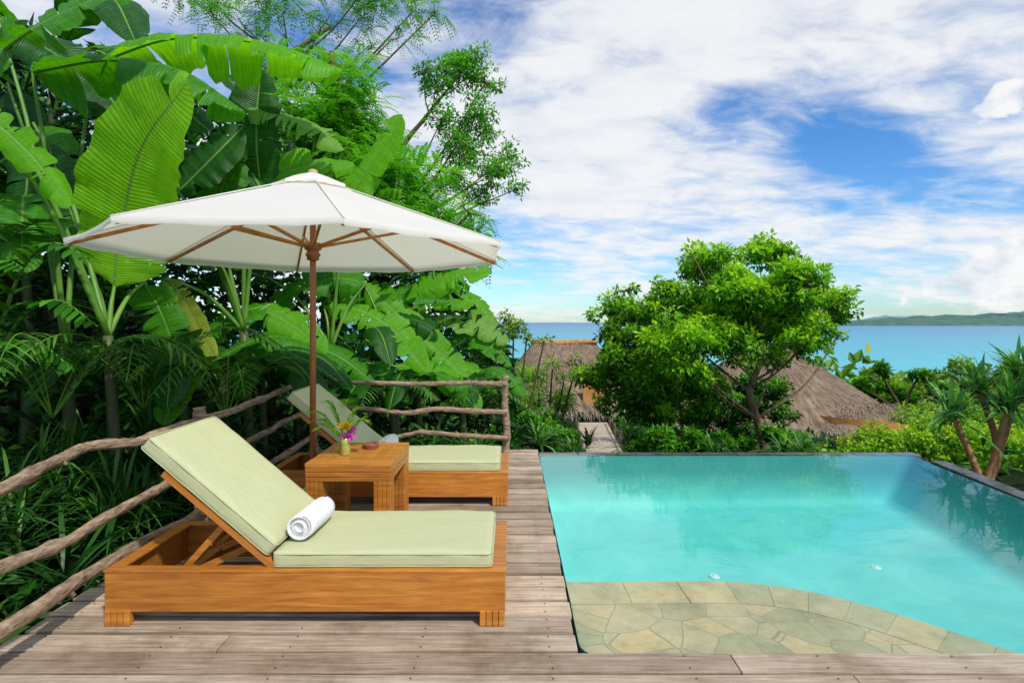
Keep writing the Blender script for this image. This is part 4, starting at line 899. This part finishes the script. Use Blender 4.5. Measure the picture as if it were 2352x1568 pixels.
mpb = N(nt, 'ShaderNodeMapping'); mpb.inputs['Rotation'].default_value = (0, 0, math.radians(-30)); mpb.inputs['Scale'].default_value = (1.1, 1.7, 1); mpb.inputs['Location'].default_value = (1.1, 4.7, 0); nt.links.new(cb.outputs[0], mpb.inputs[0])
c1 = noise(nt, mp.outputs[0], 1.3, 8, .56, .3); c2 = noise(nt, mpb.outputs[0], 4.0, 7, .60, .4)
cov = math_(nt, 'ADD', math_(nt, 'MULTIPLY', c1, .68), math_(nt, 'MULTIPLY', c2, .42))
def blob(b_, e_, rad, wgt, cov):
    dv = nrm(W(b_, e_, 1.0)-[0, 0, EYE]); n_ = N(nt, 'ShaderNodeVectorMath', operation='DISTANCE'); nt.links.new(D, n_.inputs[0]); n_.inputs[1].default_value = tuple(dv)
    mr = N(nt, 'ShaderNodeMapRange'); mr.interpolation_type = 'SMOOTHSTEP'; nt.links.new(n_.outputs['Value'], mr.inputs[0]); mr.inputs[1].default_value = 0; mr.inputs[2].default_value = rad; mr.inputs[3].default_value = wgt; mr.inputs[4].default_value = 0
    return math_(nt, 'ADD', cov, mr.outputs[0])
for q in [(1250, 150, .35, .08), (1600, 60, .40, .09), (1400, 440, .32, .12), (1850, 480, .30, .10), (2150, 80, .35, .10), (1000, 300, .3, .06),
          (1900, 260, .20, -.15), (1620, 300, .14, -.08), (2180, 270, .2, -.12), (1180, 30, .10, -.12), (1950, 360, .14, -.08), (1600, 650, .25, -.10), (1250, 620, .16, -.10), (2000, 640, .22, -.10)]:
    cov = blob(*q, cov)
mr = N(nt, 'ShaderNodeMapRange'); mr.interpolation_type = 'SMOOTHSTEP'; nt.links.new(cov, mr.inputs[0]); mr.inputs[1].default_value = .41; mr.inputs[2].default_value = .68
cloud = mr.outputs[0]
mp2 = N(nt, 'ShaderNodeMapping'); mp2.inputs['Scale'].default_value = (1, 1, 1.3); nt.links.new(D, mp2.inputs[0]); cn = noise(nt, mp2.outputs[0], 26, 6, .5)
cm = math_(nt, 'SUBTRACT', cn, .74)
for q in [(2350, 590, .07, .34), (2280, 625, .055, .30), (2200, 642, .045, .30), (2140, 655, .032, .26), (2430, 590, .09, .34), (2320, 655, .06, .22), (2240, 665, .05, .18), (2080, 694, .022, .26), (2130, 690, .024, .2), (2280, 235, .04, .28), (2340, 215, .045, .30), (2250, 270, .03, .2)]: cm = blob(*q, cm)
mr2 = N(nt, 'ShaderNodeMapRange'); mr2.interpolation_type = 'SMOOTHSTEP'; nt.links.new(cm, mr2.inputs[0]); mr2.inputs[1].default_value = -.04; mr2.inputs[2].default_value = .10
hs = N(nt, 'ShaderNodeHueSaturation'); hs.inputs['Saturation'].default_value = 1.25; hs.inputs['Value'].default_value = 1.0; nt.links.new(sky.outputs[0], hs.inputs['Color'])
skyc = mixc(nt, 1.0, hs.outputs[0], (.85, 1.15, 1.4), 'MULTIPLY')
ccol = ramp(nt, c2, [(.3, (6.7, 7.0, 7.4)), (.6, (7.8, 7.85, 7.9))])
final = mixc(nt, math_(nt, 'MULTIPLY', cloud, .94), skyc, ccol)
cucol = ramp(nt, cn, [(.36, (5.7, 6.2, 6.9)), (.48, (6.9, 7.2, 7.6)), (.58, (8.0, 8.0, 8.0))])
final = mixc(nt, math_(nt, 'MULTIPLY', mr2.outputs[0], .92), final, cucol)
bg = N(nt, 'ShaderNodeBackground'); bg.inputs['Strength'].default_value = .12; nt.links.new(final, bg.inputs[0]); wo = N(nt, 'ShaderNodeOutputWorld'); nt.links.new(bg.outputs[0], wo.inputs[0])

# ------------------------------------------------------------------ camera
cam = bpy.data.cameras.new('camera'); cam.lens = 20; cam.sensor_width = 36; cam.shift_y = -44/2352; cam.clip_end = 90000; cam.clip_start = .05
co = bpy.data.objects.new('camera', cam); col.objects.link(co); co.location = (0, 0, EYE); co.rotation_euler = (math.pi/2, 0, 0); scene.camera = co
